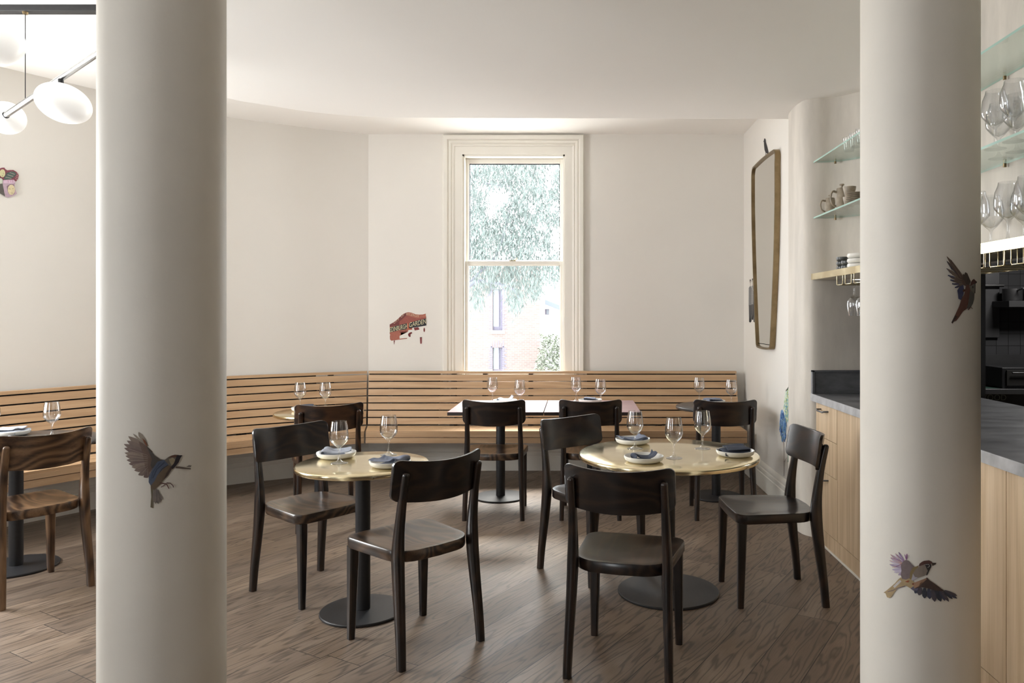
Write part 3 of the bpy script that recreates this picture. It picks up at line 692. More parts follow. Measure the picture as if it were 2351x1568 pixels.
def shelf_plan(x0):
    return [(x0, 5.03)] + [(p.x - 0.001, p.y - 0.001) for p in reversed(NIB) if p.x > x0 + 0.03 and p.y < 5.02 and p.y > 1.5] + [(1.799, 1.6), (x0, 1.6)]
def slab(plan, z0, z1, side_mi=1):
    mb = MB(); n = len(plan); mb.v = [(x, y, z0) for x, y in plan] + [(x, y, z1) for x, y in plan]
    mb.face(range(n), 0); mb.face(range(n, 2 * n), 0)
    for i in range(n): mb.face((i, (i + 1) % n, n + (i + 1) % n, n + i), side_mi)
    return mb
t = thing('glass_shelf', 'upper green-edged glass shelf in the bar niche', 'shelf'); obj('glass_panel', slab(shelf_plan(1.55), 2.4515, 2.461), [M['shelf_glass'], M['glass_edge']], t, smooth=0)
t2 = thing('glass_shelf', 'lower green-edged glass shelf holding the stoneware jugs', 'shelf'); obj('glass_panel', slab(shelf_plan(1.55), 2.0865, 2.096), [M['shelf_glass'], M['glass_edge']], t2, smooth=0)
for tt, z in ((t, 2.4515), (t2, 2.0865)):
    for (x, y) in ((1.672, 4.965), (1.785, 3.9), (1.785, 3.2), (1.785, 2.7)):
        mb = MB().lathe([(0.007, -0.016), (0.007, -0.0005)], 14, c=(x, y, z)); obj('bracket', mb, M['brass_dark'], tt, smooth=40)
t = thing('brass_shelf', 'brass-faced shelf with a hanging glass rack over the bar', 'shelf')
obj('shelf_board', slab(shelf_plan(1.535), SH_B, SH_T, 0), M['brass'], t, bevel=0.001)
y = 4.60
while y > 2.2:   # stemware rails: bent brass rods, one loop per rail
    a, b = y - 0.10, y
    z = 1.634
    mb = MB().tube([(1.56, b, SH_B), (1.56, b, z + 0.006), (1.56, b - 0.006, z), (1.56, a + 0.006, z), (1.56, a, z + 0.006), (1.56, a, SH_B)], 0.0027, 8)
    mb.tube([(1.56, b - 0.004, z), (1.77, b - 0.004, z)], 0.0027, 8).tube([(1.56, a + 0.004, z), (1.77, a + 0.004, z)], 0.0027, 8)
    mb.tube([(1.77, b, SH_B), (1.77, b, z), (1.77, a, z), (1.77, a, SH_B)], 0.0027, 8)
    obj('glass_rail', mb, M['brass'], t, smooth=60); y -= 0.142
# hanging glasses, bowls down
hg = obj('hanging_wine_glass', MB(), M['glass'])
bpy.data.objects.remove(hg)
mbg = glass_mesh(0.19, 0.043, 0.033, 0.036)
mbg.v = [(x, y_, -z) for x, y_, z in mbg.v]
hg = obj('wine_glass', mbg, M['glass'], smooth=60); tag(hg, 'x', 'wine glass')
HG = [(1.62, 4.479), (1.62, 4.337), (1.62, 4.195), (1.712, 4.337), (1.712, 4.479), (1.712, 4.195)]
for i, (x, y_) in enumerate(HG):
    place(hg, (x, y_, 1.6405), 0, ['first wine glass hanging upside down under the brass shelf, farthest left', 'second wine glass hanging in the front of the rack', 'third hanging wine glass, beside the right column', 'hanging wine glass in the rear of the rack, second', 'hanging wine glass in the rear of the rack, first', 'hanging wine glass in the rear of the rack, behind the column'][i], 'wine glasses hanging under the brass shelf')
# standing glasses right of the column
big = obj('wine_glass', glass_mesh(0.228, 0.050, 0.034, 0.040), M['glass'], smooth=60); tag(big, 'x', 'wine glass')
BG = [(1.625, 2.89, SH_T), (1.625, 3.12, SH_T), (1.738, 2.98, SH_T), (1.738, 3.22, SH_T), (1.738, 2.82, SH_T), (1.625, 2.76, SH_T),
      (1.625, 2.98, 2.0965), (1.738, 3.16, 2.0965), (1.625, 2.85, 2.0965), (1.738, 3.03, 2.0965), (1.738, 2.87, 2.0965)]
BL = ['front middle', 'front left', 'rear middle', 'rear left', 'rear right', 'front right']
for i, (x, y_, z) in enumerate(BG):
    lab = ('tall wine glass standing on the brass shelf, %s' % BL[i]) if i < 6 else ('tall wine glass standing on the glass shelf, %s' % ['front middle', 'rear left', 'front right', 'rear middle', 'rear right'][i - 6])
    place(big, (x, y_, z + 0.0006), 0, lab, 'tall wine glasses on the bar shelves')
# jugs on the lower glass shelf
def jug():
    t = thing('stoneware_jug', 'x', 'jug')
    obj('body', MB().lathe([(0.001, 0), (0.036, 0), (0.038, 0.006), (0.035, 0.03), (0.033, 0.06), (0.031, 0.085), (0.029, 0.092), (0.0, 0.094)][:-1] + [(0.001, 0.093)], 40), M['stoneware'], t, smooth=50)
    obj('lid', MB().lathe([(0.029, 0.0925), (0.027, 0.098), (0.006, 0.102), (0.006, 0.108), (0.013, 0.111), (0.012, 0.116), (0.001, 0.118)], 32), M['stoneware'], t, smooth=50)
    obj('handle', MB().tube(catmull([(-0.031, 0, 0.080), (-0.055, 0, 0.082), (-0.066, 0, 0.060), (-0.058, 0, 0.030), (-0.034, 0, 0.018)], 6), 0.005, 10), M['stoneware'], t, smooth=60)
    return t
jg = jug()
place(jg, (1.625, 4.925, 2.0965), R(10), 'smaller lidded stoneware jug at the left end of the lower glass shelf', 'lidded jugs', (1.0, 1.0, 1.12))
place(jg, (1.63, 4.72, 2.0965), R(10), 'larger lidded stoneware jug beside the cups', 'lidded jugs', (1.12, 1.12, 1.42))
cup = obj('stoneware_cup', MB().lathe([(0.001, 0), (0.022, 0), (0.026, 0.004), (0.036, 0.045), (0.038, 0.060), (0.0365, 0.060), (0.034, 0.045), (0.024, 0.006), (0.001, 0.006)], 36), M['stoneware'], smooth=50); tag(cup, 'x', 'cup')
for i, (x, y_, z) in enumerate([(1.62, 4.56, 0), (1.62, 4.56, 0.0606), (1.735, 4.60, 0), (1.735, 4.50, 0)]):
    place(cup, (x, y_, 2.0965 + z), 0, ['lower stoneware cup of the stack next to the larger jug', 'upper stoneware cup of the stack next to the larger jug', 'stoneware cup behind the cup stack', 'stoneware cup behind the saucers'][i], 'stoneware cups')
sau = obj('saucer', MB().lathe([(0.001, 0), (0.028, 0), (0.060, 0.010), (0.062, 0.013), (0.058, 0.0125), (0.028, 0.004), (0.001, 0.004)], 40), M['stoneware'], smooth=50); tag(sau, 'x', 'saucer')
for i in range(6): place(sau, (1.625, 4.45, 2.0965 + i * 0.0105), 0, 'stoneware saucer, %s of the stack beside the right column' % ['lowest', 'second from the bottom', 'third from the bottom', 'third from the top', 'second from the top', 'topmost'][i], 'stacked saucers')
tum = obj('tumbler', MB().lathe([(0.001, 0), (0.028, 0), (0.030, 0.004), (0.038, 0.085), (0.0365, 0.085), (0.0285, 0.008), (0.001, 0.008)], 32), M['glass'], smooth=50); tag(tum, 'x', 'tumbler')
for i, (x, y_) in enumerate([(1.675, 4.72), (1.675, 4.61), (1.675, 4.50), (1.76, 4.50), (1.76, 4.60)]):
    place(tum, (x, y_, 2.4615), 0, 'clear tumbler on the upper glass shelf, %s' % ['front left', 'front middle', 'front right', 'rear right', 'rear left'][i], 'tumblers on the upper glass shelf')
bowl = obj('charcoal_bowl', MB().lathe([(0.001, 0), (0.026, 0), (0.034, 0.006), (0.038, 0.016), (0.036, 0.028), (0.033, 0.0285), (0.034, 0.016), (0.028, 0.008), (0.001, 0.006)], 36), M['dark_china'], smooth=60); tag(bowl, 'x', 'bowl')
for i in range(3): place(bowl, (1.635, 4.72, SH_T + 0.0003 + i * 0.029), 0, 'charcoal bowl, %s of the left stack on the brass shelf' % ['lowest', 'middle', 'topmost'][i], 'charcoal bowls')
for i in range(2): place(bowl, (1.635, 4.635, SH_T + 0.0003 + i * 0.029), 0, 'charcoal bowl, %s of the short stack next to the white dishes' % ['lower', 'upper'][i], 'charcoal bowls')
dish = obj('white_dish', MB().lathe([(0.001, 0), (0.060, 0), (0.070, 0.005), (0.076, 0.016), (0.073, 0.029), (0.069, 0.0295), (0.070, 0.016), (0.062, 0.008), (0.001, 0.006)], 48), M['china'], smooth=60); tag(dish, 'x', 'dish')
for i in range(3): place(dish, (1.66, 4.49, SH_T + 0.0003 + i * 0.0298), 0, 'white dish, %s of the stack on the brass shelf' % ['lowest', 'middle', 'topmost'][i], 'stacked white dishes')

# ------------------------------------------------------------------ dark kitchen behind the bar
def tiles():
    n = NT('dark_square_tiles'); p = n.sep(n.coord())
    b = n.n('ShaderNodeTexBrick'); b.offset = 0.0; b.squash = 1.0
    n.put(b.inputs['Vector'], n.comb(n.math('ADD', p[0], p[1]), p[2], 0.0))
    for k_, v_ in (('Scale', 1.0), ('Mortar Size', 0.0025), ('Brick Width', 0.1), ('Row Height', 0.1)): b.inputs[k_].default_value = v_
    b.inputs['Color1'].default_value = (0.055, 0.055, 0.058, 1); b.inputs['Color2'].default_value = (0.07, 0.07, 0.075, 1); b.inputs['Mortar'].default_value = (0.02, 0.02, 0.02, 1)
    return n.set(b.outputs['Color'], 0.35)
M['tiles'] = tiles()
M['kdark'] = plain('dark_kitchen_paint', (0.05, 0.05, 0.052), 0.6)
struct('wall_kitchen', MB().box(2.6, 6.0, 6.4, 6.5, 0, 2.8), M['tiles'], smooth=0)
struct('wall_kitchen', MB().box(2.6, 2.68, 5.03, 6.4, 0, 2.8), M['kdark'], smooth=0)
struct('wall_kitchen', MB().box(5.9, 6.0, -2.6, 6.4, 0, 2.8), M['kdark'], smooth=0)
struct('ceiling', MB().box(1.87, 6.0, -2.6, 6.45, 2.30, 2.38), M['kdark'], smooth=0)
M['dsteel'] = plain('dull_steel', (0.16, 0.16, 0.165), 0.4, 0.8)
def on_back(px, py, Y): return ((px - CX) / F * Y, EYE - (py - CY) / F * Y)
x0, z0 = on_back(2225, 775, 6.37); x1, z1 = on_back(2295, 625, 6.37)
tag(obj('metal_sheet', MB().box(x0, x1, 6.37, 6.398, z0, z1), M['dsteel'], bevel=0.003), 'dull steel splash panel on the dark tiled kitchen wall', 'panel')
x0, zz = on_back(2225, 655, 6.3); x1, _ = on_back(2310, 655, 6.3)
tag(obj('steel_rail', MB().tube([(x0, 6.34, zz), (x1, 6.34, zz)], 0.012, 12).tube([(x0 + 0.05, 6.34, zz), (x0 + 0.05, 6.369, zz)], 0.008, 8).tube([(x1 - 0.05, 6.34, zz), (x1 - 0.05, 6.399, zz)], 0.008, 8), M['steel'], smooth=60), 'horizontal steel rail on the kitchen wall', 'rail')
t = thing('kitchen_shelf', 'dark wall shelf with pans on the kitchen wall', 'shelf', (0, 0, 0)); x0, z0 = on_back(2312, 705, 6.15); x1 = 4.3
obj('shelf_board', MB().box(x0, x1, 6.12, 6.399, z0, z0 + 0.05), M['kdark'], t, bevel=0.002)
for k in range(4):
    pan = obj('saucepan', MB().lathe([(0.001, 0), (0.07, 0), (0.075, 0.01), (0.075, 0.10), (0.071, 0.10), (0.071, 0.01), (0.001, 0.008)], 28).tube([(0.0, -0.074, 0.085), (0.0, -0.16, 0.10)], 0.007, 8), M['dsteel'], smooth=50)
    pan.location = (x0 + 0.11 + k * 0.17, 6.27, z0 + 0.0505); tag(pan, 'dull steel saucepan on the dark kitchen shelf, %s from the left' % ['first', 'second', 'third', 'fourth'][k], 'saucepan', 'saucepans on the kitchen shelf')
t = thing('kitchen_bench', 'steel kitchen bench with a raised back against the dark tiles', 'counter')
obj('splashback', MB().box(2.69, 5.5, 6.33, 6.369, 0.9, 1.13), M['dsteel'], t); obj('worktop', MB().box(2.69, 5.5, 5.75, 6.33, 0.86, 0.90), M['dsteel'], t, bevel=0.003)
obj('cupboard_body', MB().box(2.69, 5.5, 5.80, 6.33, 0.0, 0.86), M['kdark'], t)
t = thing('food_crate', 'dark green box with pale lettering behind the bar', 'box', (0, 0, 0)); x0, z1 = on_back(2225, 893, 5.80); x1, z0 = on_back(2296, 930, 5.80)
M['dgreen'] = plain('dark_green_board', (0.03, 0.07, 0.055), 0.5)
obj('body', MB().box(x0, x1, 5.80, 5.98, 0.9003, z1), M['dgreen'], t, bevel=0.003)
def text_mesh(s, size, shear=0):
    cu = bpy.data.curves.new('t', 'FONT'); cu.body = s; cu.size = size; cu.offset = 0
    o = bpy.data.objects.new('t', cu); COL.objects.link(o); bpy.context.view_layer.update()
    me = bpy.data.meshes.new_from_object(o.evaluated_get(bpy.context.evaluated_depsgraph_get())); bpy.data.objects.remove(o)
    mb = MB(); mb.v = [(v.co.x, v.co.y, 0) for v in me.vertices]
    for p in me.polygons: mb.face(list(p.vertices))
    bpy.data.meshes.remove(me); return mb
mb = text_mesh('WOOD', 0.062); mb.v = [(x0 + 0.07 + x, 5.7985, z1 - 0.085 + y_) for x, y_, _ in mb.v]
M['dtext'] = plain('pale_print', (0.30, 0.36, 0.32), 0.6); obj('lettering', mb, M['dtext'], t, smooth=0, recalc=False)
t = thing('kitchen_appliance', 'black boxy kitchen appliance right of the green box', 'appliance'); x0 = on_back(2300, 800, 5.80)[0]
obj('body', MB().box(x0, x0 + 0.62, 5.80, 6.2, 0.9003, 1.06), M['black_metal'], t, bevel=0.01); obj('door', MB().box(x0 + 0.03, x0 + 0.5, 5.785, 5.80, 0.92, 1.04), M['gap'], t, bevel=0.004)
obj('handle', MB().tube([(x0 + 0.06, 5.765, 1.02), (x0 + 0.46, 5.765, 1.02)], 0.007, 8), M['dsteel'], t, smooth=60)

# ------------------------------------------------------------------ pendant lamp on the left
def P3(px, py, Y): return Vector(((px - CX) / F * Y, Y, EYE - (py - CY) / F * Y))
t = thing('pendant_lamp', 'branching pendant lamp of dark steel tube with opal glass globes', 'lamp', (0, 0, 0))
a, b = P3(14, 264, 4.32), P3(330, 52, 3.70)
obj('arm', MB().tube([a, b], 0.0155, 24), M['steel'], t, smooth=60)
obj('arm_cap', MB().tube([a + (a - b).normalized() * 0.004, a], 0.0185, 24), M['black_metal'], t, smooth=60)
def globe(c, rx, rz, tilt):
    o = obj('globe', MB().lathe([(max(0.001, math.sin(R(k * 7.5))), -math.cos(R(k * 7.5))) for k in range(25)], 48), M['opal'], t, smooth=80)
    o.location = c; o.scale = (rx, rx, rz); o.rotation_euler = tilt; return o
g1 = P3(146, 237, 4.03); globe(g1, 0.133, 0.100, (0, R(22), 0)); s1 = P3(139, 188, 4.03)
obj('stem', MB().tube([s1 + Vector((0, 0, 0.015)), g1 + Vector((-0.01, 0, 0.085))], 0.013, 14), M['black_metal'], t, smooth=60)
g2 = P3(15, 271, 4.44); globe(g2, 0.098, 0.093, (0, R(15), 0))
obj('stem', MB().tube([a, g2], 0.012, 14), M['black_metal'], t, smooth=60)
g3 = P3(-14, 93, 3.6); globe(g3, 0.125, 0.115, (0, R(15), 0))
b3 = P3(-60, 60, 3.6); kx = (58 - CX) / F; u_ = (kx * a.y - a.x) / ((b.x - a.x) - kx * (b.y - a.y)); b2_ = a + (b - a) * u_
obj('cable', MB().tube([(b2_.x, b2_.y, CEIL_HI - 0.03), b2_], 0.0022, 8), M['black_metal'], t, smooth=60)
obj('stem', MB().tube([g3 + Vector((0, 0, 0.10)), (g3.x, g3.y, CEIL_HI - 0.001)], 0.006, 10), M['black_metal'], t, smooth=60)
obj('arm', MB().tube([g3 + Vector((0, 0, 0.10)), g3 + Vector((-0.7, 0.3, 0.15))], 0.0155, 16), M['steel'], t, smooth=60)
ty = 1.706 * F / (CY - 15)
t = thing('ceiling_track', 'black ceiling track across the top left corner', 'track', (0, 0, 0))
obj('track_rail', MB().box(-4.2, -2.02, ty - 0.03, ty + 0.03, CEIL_HI - 0.034, CEIL_HI - 0.0005), M['black_metal'], t, bevel=0.002)
obj('cable_clip', MB().lathe([(0.012, -0.012), (0.016, 0)], 16, c=(b2_.x, b2_.y, CEIL_HI - 0.0345)), M['brass_dark'], t, smooth=50)

# ------------------------------------------------------------------ paintings on plaster
def ray(px, py): return Vector(((px - CX) / F, 1.0, -(py - CY) / F))
def on_column(ci):
    cx, cy, r = COLS[ci]
    def f(px, py, k):
        d = ray(px, py); a = d.x ** 2 + 1; b_ = -2 * (d.x * cx + cy); rr = r + 0.0007 + k * 0.00012; c_ = cx * cx + cy * cy - rr * rr
        disc = max(0.0, b_ * b_ - 4 * a * c_); t_ = (-b_ - math.sqrt(disc)) / (2 * a); return (d.x * t_, t_, EYE + d.z * t_)
    return f
def on_plane_y(Y): return lambda px, py, k: tuple(v for v in (ray(px, py).x * (Y - 0.001 - k * 0.0002), Y - 0.001 - k * 0.0002, EYE + ray(px, py).z * (Y - 0.001 - k * 0.0002)))
def on_plane_x(X):
    def f(px, py, k): d = ray(px, py); xx = X - 0.001 - k * 0.0003; t_ = xx / d.x; return (xx, t_, EYE + d.z * t_)
    return f
def on_left():
    P = WALL_L
    def f(px, py, k):
        d = ray(px, py)
        for p, q in zip(P, P[1:]):
            e = q - p; det = d.x * -e.y + e.x * 1.0
            den = e.x - d.x * e.y
            u = (d.x * p.y - p.x) / den if abs(den) > 1e-9 else -1
            if -1e-6 <= u <= 1 + 1e-6:
                t_ = (p.y + u * e.y) * (1 - 0.0004 - 0.0001 * k); return (d.x * t_, t_, EYE + d.z * t_)
        t_ = 5.3; return (d.x * t_, t_, EYE + d.z * t_)
    return f
PAINT = {}
def paint(rgb):
    if rgb not in PAINT:
        c = lin(rgb)[:3]
        PAINT[rgb] = plain('paint_%02x%02x%02x' % rgb, c, 0.75, var=0.12, scale=60)
    return PAINT[rgb]
class Decal:
    """painted marks: outlines in one flat drawing, laid on the surface they are painted on"""
    def __init__(s, origin, scale, surf): s.o = origin; s.s = scale; s.f = surf; s.mb = MB(); s.m = []; s.k = 0
    def px(s, p): return (s.o[0] + p[0] / s.s, s.o[1] + p[1] / s.s)
    def poly(s, pts, rgb, slices=True):
        s.k += 1; m = paint(rgb)
        if m not in s.m: s.m.append(m)
        mi = s.m.index(m); bm = bmesh.new(); vs = [bm.verts.new((*s.px(p), 0)) for p in pts]
        try: fc = bm.faces.new(vs)
        except ValueError: bm.free(); return s
        bmesh.ops.triangulate(bm, faces=[fc])
        if slices:
            xs = [v.co.x for v in bm.verts]; x = math.floor(min(xs) / 6) * 6 + 6
            while x < max(xs):
                bmesh.ops.bisect_plane(bm, geom=bm.verts[:] + bm.edges[:] + bm.faces[:], plane_co=(x, 0, 0), plane_no=(1, 0, 0)); x += 6
        b = len(s.mb.v); bm.verts.index_update()
        for v in bm.verts: s.mb.v.append(s.f(v.co.x, v.co.y, s.k * 0.5))
        for fcc in bm.faces: s.mb.face([b + v.index for v in fcc.verts], mi)
        bm.free(); return s
    def blade(s, a, b, wd, rgb, tip=0.35):
        a, b = Vector(a), Vector(b); d = b - a; n = Vector((-d.y, d.x)).normalized() * wd / 2
        pts = [a - n * 0.5, a + d * 0.4 - n, a + d * 0.8 - n * 0.95, a + d * 0.95 - n * tip, b, a + d * 0.93 + n * tip, a + d * 0.75 + n * 0.95, a + d * 0.4 + n, a + n * 0.5]
        return s.poly([tuple(p) for p in pts], rgb)
    def stroke(s, pts, wd, rgb):
        P = [Vector(p) for p in pts]; L, Rr = [], []
        for i, p in enumerate(P):
            t_ = (P[min(i + 1, len(P) - 1)] - P[max(i - 1, 0)]).normalized(); n = Vector((-t_.y, t_.x)) * wd / 2; L.append(tuple(p + n)); Rr.append(tuple(p - n))
        return s.poly(L + Rr[::-1], rgb)
    def oval(s, c, rx, ry, rgb, n=16): return s.poly([(c[0] + rx * math.cos(2 * math.pi * i / n), c[1] + ry * math.sin(2 * math.pi * i / n)) for i in range(n)], rgb)
    def done(s, name, label, cat='painting'):
        o = obj(name, s.mb, s.m, smooth=0, recalc=False); return tag(o, label, cat)
# sparrow on the left column
d = Decal((250, 950), 6.274, on_column(0))
wingc = [(132, 116, 104), (122, 104, 95), (116, 100, 92), (108, 90, 84)]
d.blade((560, 470), (425, 262), 62, (150, 138, 124)).blade((500, 430), (345, 285), 22, (146, 134, 120))
tips = [(278, 322), (258, 385), (215, 435), (220, 492), (225, 560), (238, 606), (254, 665), (285, 720), (325, 765), (365, 815), (420, 880), (500, 915), (585, 872)]
for i, tp in enumerate(tips): d.blade((620 + i * 3, 560 + i * 22), tp, 78, wingc[i % 4])
d.poly([(430, 400), (545, 470), (600, 530), (660, 600), (740, 655), (700, 700), (640, 760), (600, 830), (560, 850), (520, 760), (500, 640), (470, 520)], (104, 84, 74))
for i, tp in enumerate(tips[3:12]): d.stroke([(560, 600 + i * 24), (tp[0] + 60, tp[1] + (10 if i < 5 else -25))], 5, (150, 136, 124))
d.poly([(475, 350), (520, 385), (550, 440), (548, 470), (515, 430)], (120, 72, 48))
d.poly([(545, 470), (600, 530), (660, 600), (740, 655), (800, 665), (760, 700), (700, 700), (620, 790), (600, 740), (620, 650), (580, 560)], (78, 72, 68))
d.poly([(600, 1025), (640, 1008), (634, 1180), (640, 1362), (598, 1345), (610, 1200)], (108, 98, 78))
for q in ((640, 1280), (670, 1300), (710, 1300), (745, 1280), (770, 1245)): d.blade((665, 1075), q, 42, (124, 114, 108))
d.stroke([(690, 1090), (690, 1280)], 8, (92, 86, 84)).stroke([(710, 1090), (735, 1250)], 7, (98, 90, 86))
d.poly([(700, 690), (800, 662), (862, 735), (890, 745), (800, 790), (720, 870), (680, 960), (640, 1010), (600, 1032), (572, 985), (575, 905), (618, 812)], (82, 92, 112))
d.stroke([(800, 700), (690, 800), (630, 930)], 16, (58, 66, 84)).stroke([(740, 700), (640, 830), (600, 960)], 12, (64, 72, 92)).stroke([(850, 740), (760, 800), (700, 900)], 12, (60, 58, 60))
d.poly([(860, 740), (930, 700), (905, 800), (845, 890), (780, 962), (735, 1020), (680, 1070), (655, 1095), (612, 1080), (605, 1032), (660, 965), (700, 880), (790, 790)], (104, 88, 72))
d.poly([(905, 740), (930, 760), (850, 890), (790, 950), (830, 850)], (76, 62, 56))
d.poly([(815, 655), (860, 620), (905, 600), (950, 590), (1010, 592), (985, 640), (940, 720), (900, 760), (860, 735), (800, 668)], (112, 104, 94))
d.poly([(850, 640), (905, 600), (950, 589), (1005, 592), (985, 622), (940, 630), (900, 625)], (96, 68, 56))
d.poly([(862, 655), (920, 630), (955, 660), (940, 712), (905, 745), (885, 710)], (158, 146, 120))
d.poly([(980, 598), (1058, 596), (1030, 640), (1005, 700), (960, 755), (915, 800), (895, 765), (935, 715), (962, 650)], (46, 42, 48))
d.poly([(965, 760), (1010, 757), (1090, 772), (1182, 786), (1180, 800), (1080, 795), (970, 785)], (104, 92, 84)).poly([(1115, 765), (1150, 740), (1192, 742), (1180, 768)], (142, 134, 128))
d.stroke([(730, 995), (790, 1005), (830, 1010), (866, 1078)], 14, (96, 62, 60)).stroke([(820, 1012), (750, 1058)], 10, (104, 70, 64)).stroke([(830, 995), (885, 1000), (920, 1030), (932, 1060)], 12, (92, 60, 60))
d.done('painted_sparrow', 'painted sparrow with one wing raised on the left column')
# upper sparrow on the right column
d = Decal((2150, 570), 8.253, on_column(1))
cc = [(104, 88, 78), (92, 78, 72), (112, 96, 84)]
for i, (tp, wd) in enumerate([((190, 145), 60), ((190, 235), 60), ((195, 380), 62), ((218, 510), 50), ((260, 602), 45), ((292, 678), 40), ((345, 748), 40)]): d.blade((600 - i * 8, 690 - i * 4), tp, wd, cc[i % 3])
d.poly([(250, 200), (290, 230), (400, 410), (500, 560), (640, 650), (590, 730), (520, 700), (420, 560), (300, 330)], (92, 74, 66))
for a_, b_ in (((196, 240), (300, 420)), ((190, 380), (290, 480)), ((250, 330), (400, 500))): d.stroke([a_, b_], 9, (70, 66, 78))
for a_, b_ in (((218, 512), (340, 550)), ((262, 600), (330, 612)), ((295, 672), (430, 680)), ((350, 745), (430, 710))): d.stroke([a_, b_], 24, (72, 74, 98))
for a_, b_ in (((300, 500), (480, 600)), ((330, 620), (490, 640)), ((300, 300), (470, 560))): d.stroke([a_, b_], 8, (124, 108, 94))
d.poly([(500, 480), (525, 500), (548, 452), (585, 475), (650, 625), (620, 700), (560, 680), (500, 570)], (76, 64, 58))
d.poly([(395, 800), (440, 720), (510, 690), (525, 780), (510, 870), (465, 980), (415, 955), (408, 870)], (66, 68, 98))
d.poly([(560, 700), (640, 690), (720, 860), (700, 900), (620, 920), (600, 1050), (570, 1150), (505, 1195), (440, 1290), (375, 1375), (330, 1390), (302, 1432), (283, 1405), (350, 1270), (430, 1100), (470, 975), (530, 860)], (104, 70, 60))
d.poly([(350, 1270), (400, 1290), (330, 1390), (302, 1432), (283, 1405)], (66, 52, 48))
d.poly([(640, 800), (722, 860), (716, 965), (690, 1050), (650, 1120), (575, 1148), (602, 1050), (622, 900)], (92, 90, 86))
d.poly([(500, 790), (530, 770), (545, 800), (520, 830), (497, 815)], (88, 56, 40))
d.poly([(650, 680), (742, 668), (738, 850), (700, 845), (645, 790), (620, 720)], (116, 112, 104))
d.poly([(640, 715), (652, 650), (680, 598), (712, 580), (742, 612), (772, 640), (748, 668), (700, 680)], (84, 52, 48)).poly([(735, 625), (772, 640), (748, 668)], (46, 38, 38))
d.oval((690, 735), 12, 24, (40, 38, 42), 10).stroke([(735, 670), (732, 800), (722, 856)], 14, (70, 62, 58))
d.stroke([(595, 1165), (630, 1125), (650, 1110), (684, 1148)], 10, (88, 60, 52)).stroke([(650, 1110), (610, 1168)], 8, (88, 60, 52))
d.done('painted_sparrow', 'upper painted sparrow with raised wings on the right column')
# lower sparrow on the right column
d = Decal((2000, 1230), 8.254, on_column(1))
for i, (tp, wd) in enumerate([((520, 308), 46), ((452, 335), 46), ((365, 352), 44), ((360, 412), 46), ((340, 465), 46), ((345, 540), 50), ((395, 640), 50), ((430, 690), 50), ((510, 745), 50)]):
    d.blade((640, 520 + i * 20), tp, wd, [(176, 164, 186), (190, 180, 196), (166, 150, 172)][i % 3])
for tp in ((460, 335), (372, 420), (350, 470), (365, 355), (400, 600)): d.stroke([(600, 540), tp], 7, (196, 150, 120))
for tp in ((520, 315), (375, 415), (480, 360), (440, 600)): d.stroke([(640, 500), tp], 8, (140, 92, 140))
d.blade((665, 455), (635, 345), 18, (150, 110, 150)).blade((672, 455), (680, 335), 26, (134, 88, 128))
d.poly([(560, 790), (720, 800), (790, 850), (830, 900), (822, 985), (750, 1000), (650, 940), (580, 965), (500, 1000), (440, 1070), (385, 1160), (345, 1180), (300, 1165), (272, 1090), (235, 1078), (300, 1030), (370, 970), (450, 900), (520, 820)], (166, 144, 108))
d.stroke([(640, 955), (520, 985), (400, 1040), (310, 1060)], 14, (112, 96, 100)).stroke([(430, 975), (560, 850)], 44, (190, 184, 180))
d.poly([(600, 490), (660, 455), (710, 475), (760, 530), (825, 595), (790, 700), (730, 800), (660, 832), (585, 815), (560, 740), (575, 660), (560, 560)], (118, 104, 104))
d.poly([(740, 690), (790, 600), (860, 580), (900, 560), (880, 640), (800, 710), (760, 830), (730, 800)], (128, 110, 74))
d.poly([(895, 595), (960, 555), (1030, 545), (1060, 620), (1045, 740), (960, 775), (880, 800), (790, 852), (762, 835), (790, 720), (840, 640)], (128, 116, 106))
d.poly([(790, 720), (830, 780), (890, 795), (790, 852), (762, 838)], (164, 158, 164))
d.poly([(915, 530), (960, 495), (1000, 475), (1095, 465), (1150, 495), (1165, 520), (1110, 545), (1030, 540), (960, 560), (900, 585)], (84, 56, 50))
d.poly([(1145, 512), (1236, 512), (1222, 545), (1160, 572)], (70, 58, 50)).poly([(1020, 545), (1060, 525), (1145, 545), (1140, 590), (1110, 650), (1062, 752), (1045, 742), (1070, 660), (1085, 600)], (50, 46, 46))
d.stroke([(1030, 545), (1090, 540), (1110, 575), (1070, 605)], 10, (176, 172, 166))
d.poly([(640, 870), (700, 845), (725, 850), (700, 885)], (140, 72, 42))
for i, (tp, bs) in enumerate([((828, 1092), (900, 960)), ((905, 1130), (940, 980)), ((1010, 1188), (1010, 990)), ((1110, 1200), (1090, 1000)), ((1208, 1252), (1160, 1010)), ((1325, 1248), (1220, 1020)), ((1400, 1235), (1290, 1040)), ((1475, 1252), (1320, 1040)), ((1545, 1200), (1370, 1050)), ((1632, 1192), (1390, 1040)), ((1630, 1140), (1400, 1040))]):
    d.blade(bs, tp, 88 if i < 6 else 52, [(66, 68, 84), (78, 72, 80), (56, 58, 68)][i % 3])
d.poly([(745, 1000), (800, 960), (905, 950), (880, 1040), (800, 1040)], (96, 92, 110))
d.poly([(820, 920), (1060, 790), (1105, 840), (1200, 905), (1400, 1052), (1250, 1042), (1100, 1005), (950, 975), (840, 1000)], (72, 56, 50))
d.poly([(800, 895), (1045, 800), (1055, 825), (980, 870), (905, 905), (900, 960), (815, 1000)], (156, 122, 98)).poly([(780, 900), (812, 895), (805, 935), (775, 925)], (120, 62, 46))
d.done('painted_sparrow', 'lower painted sparrow with spread wings on the right column')
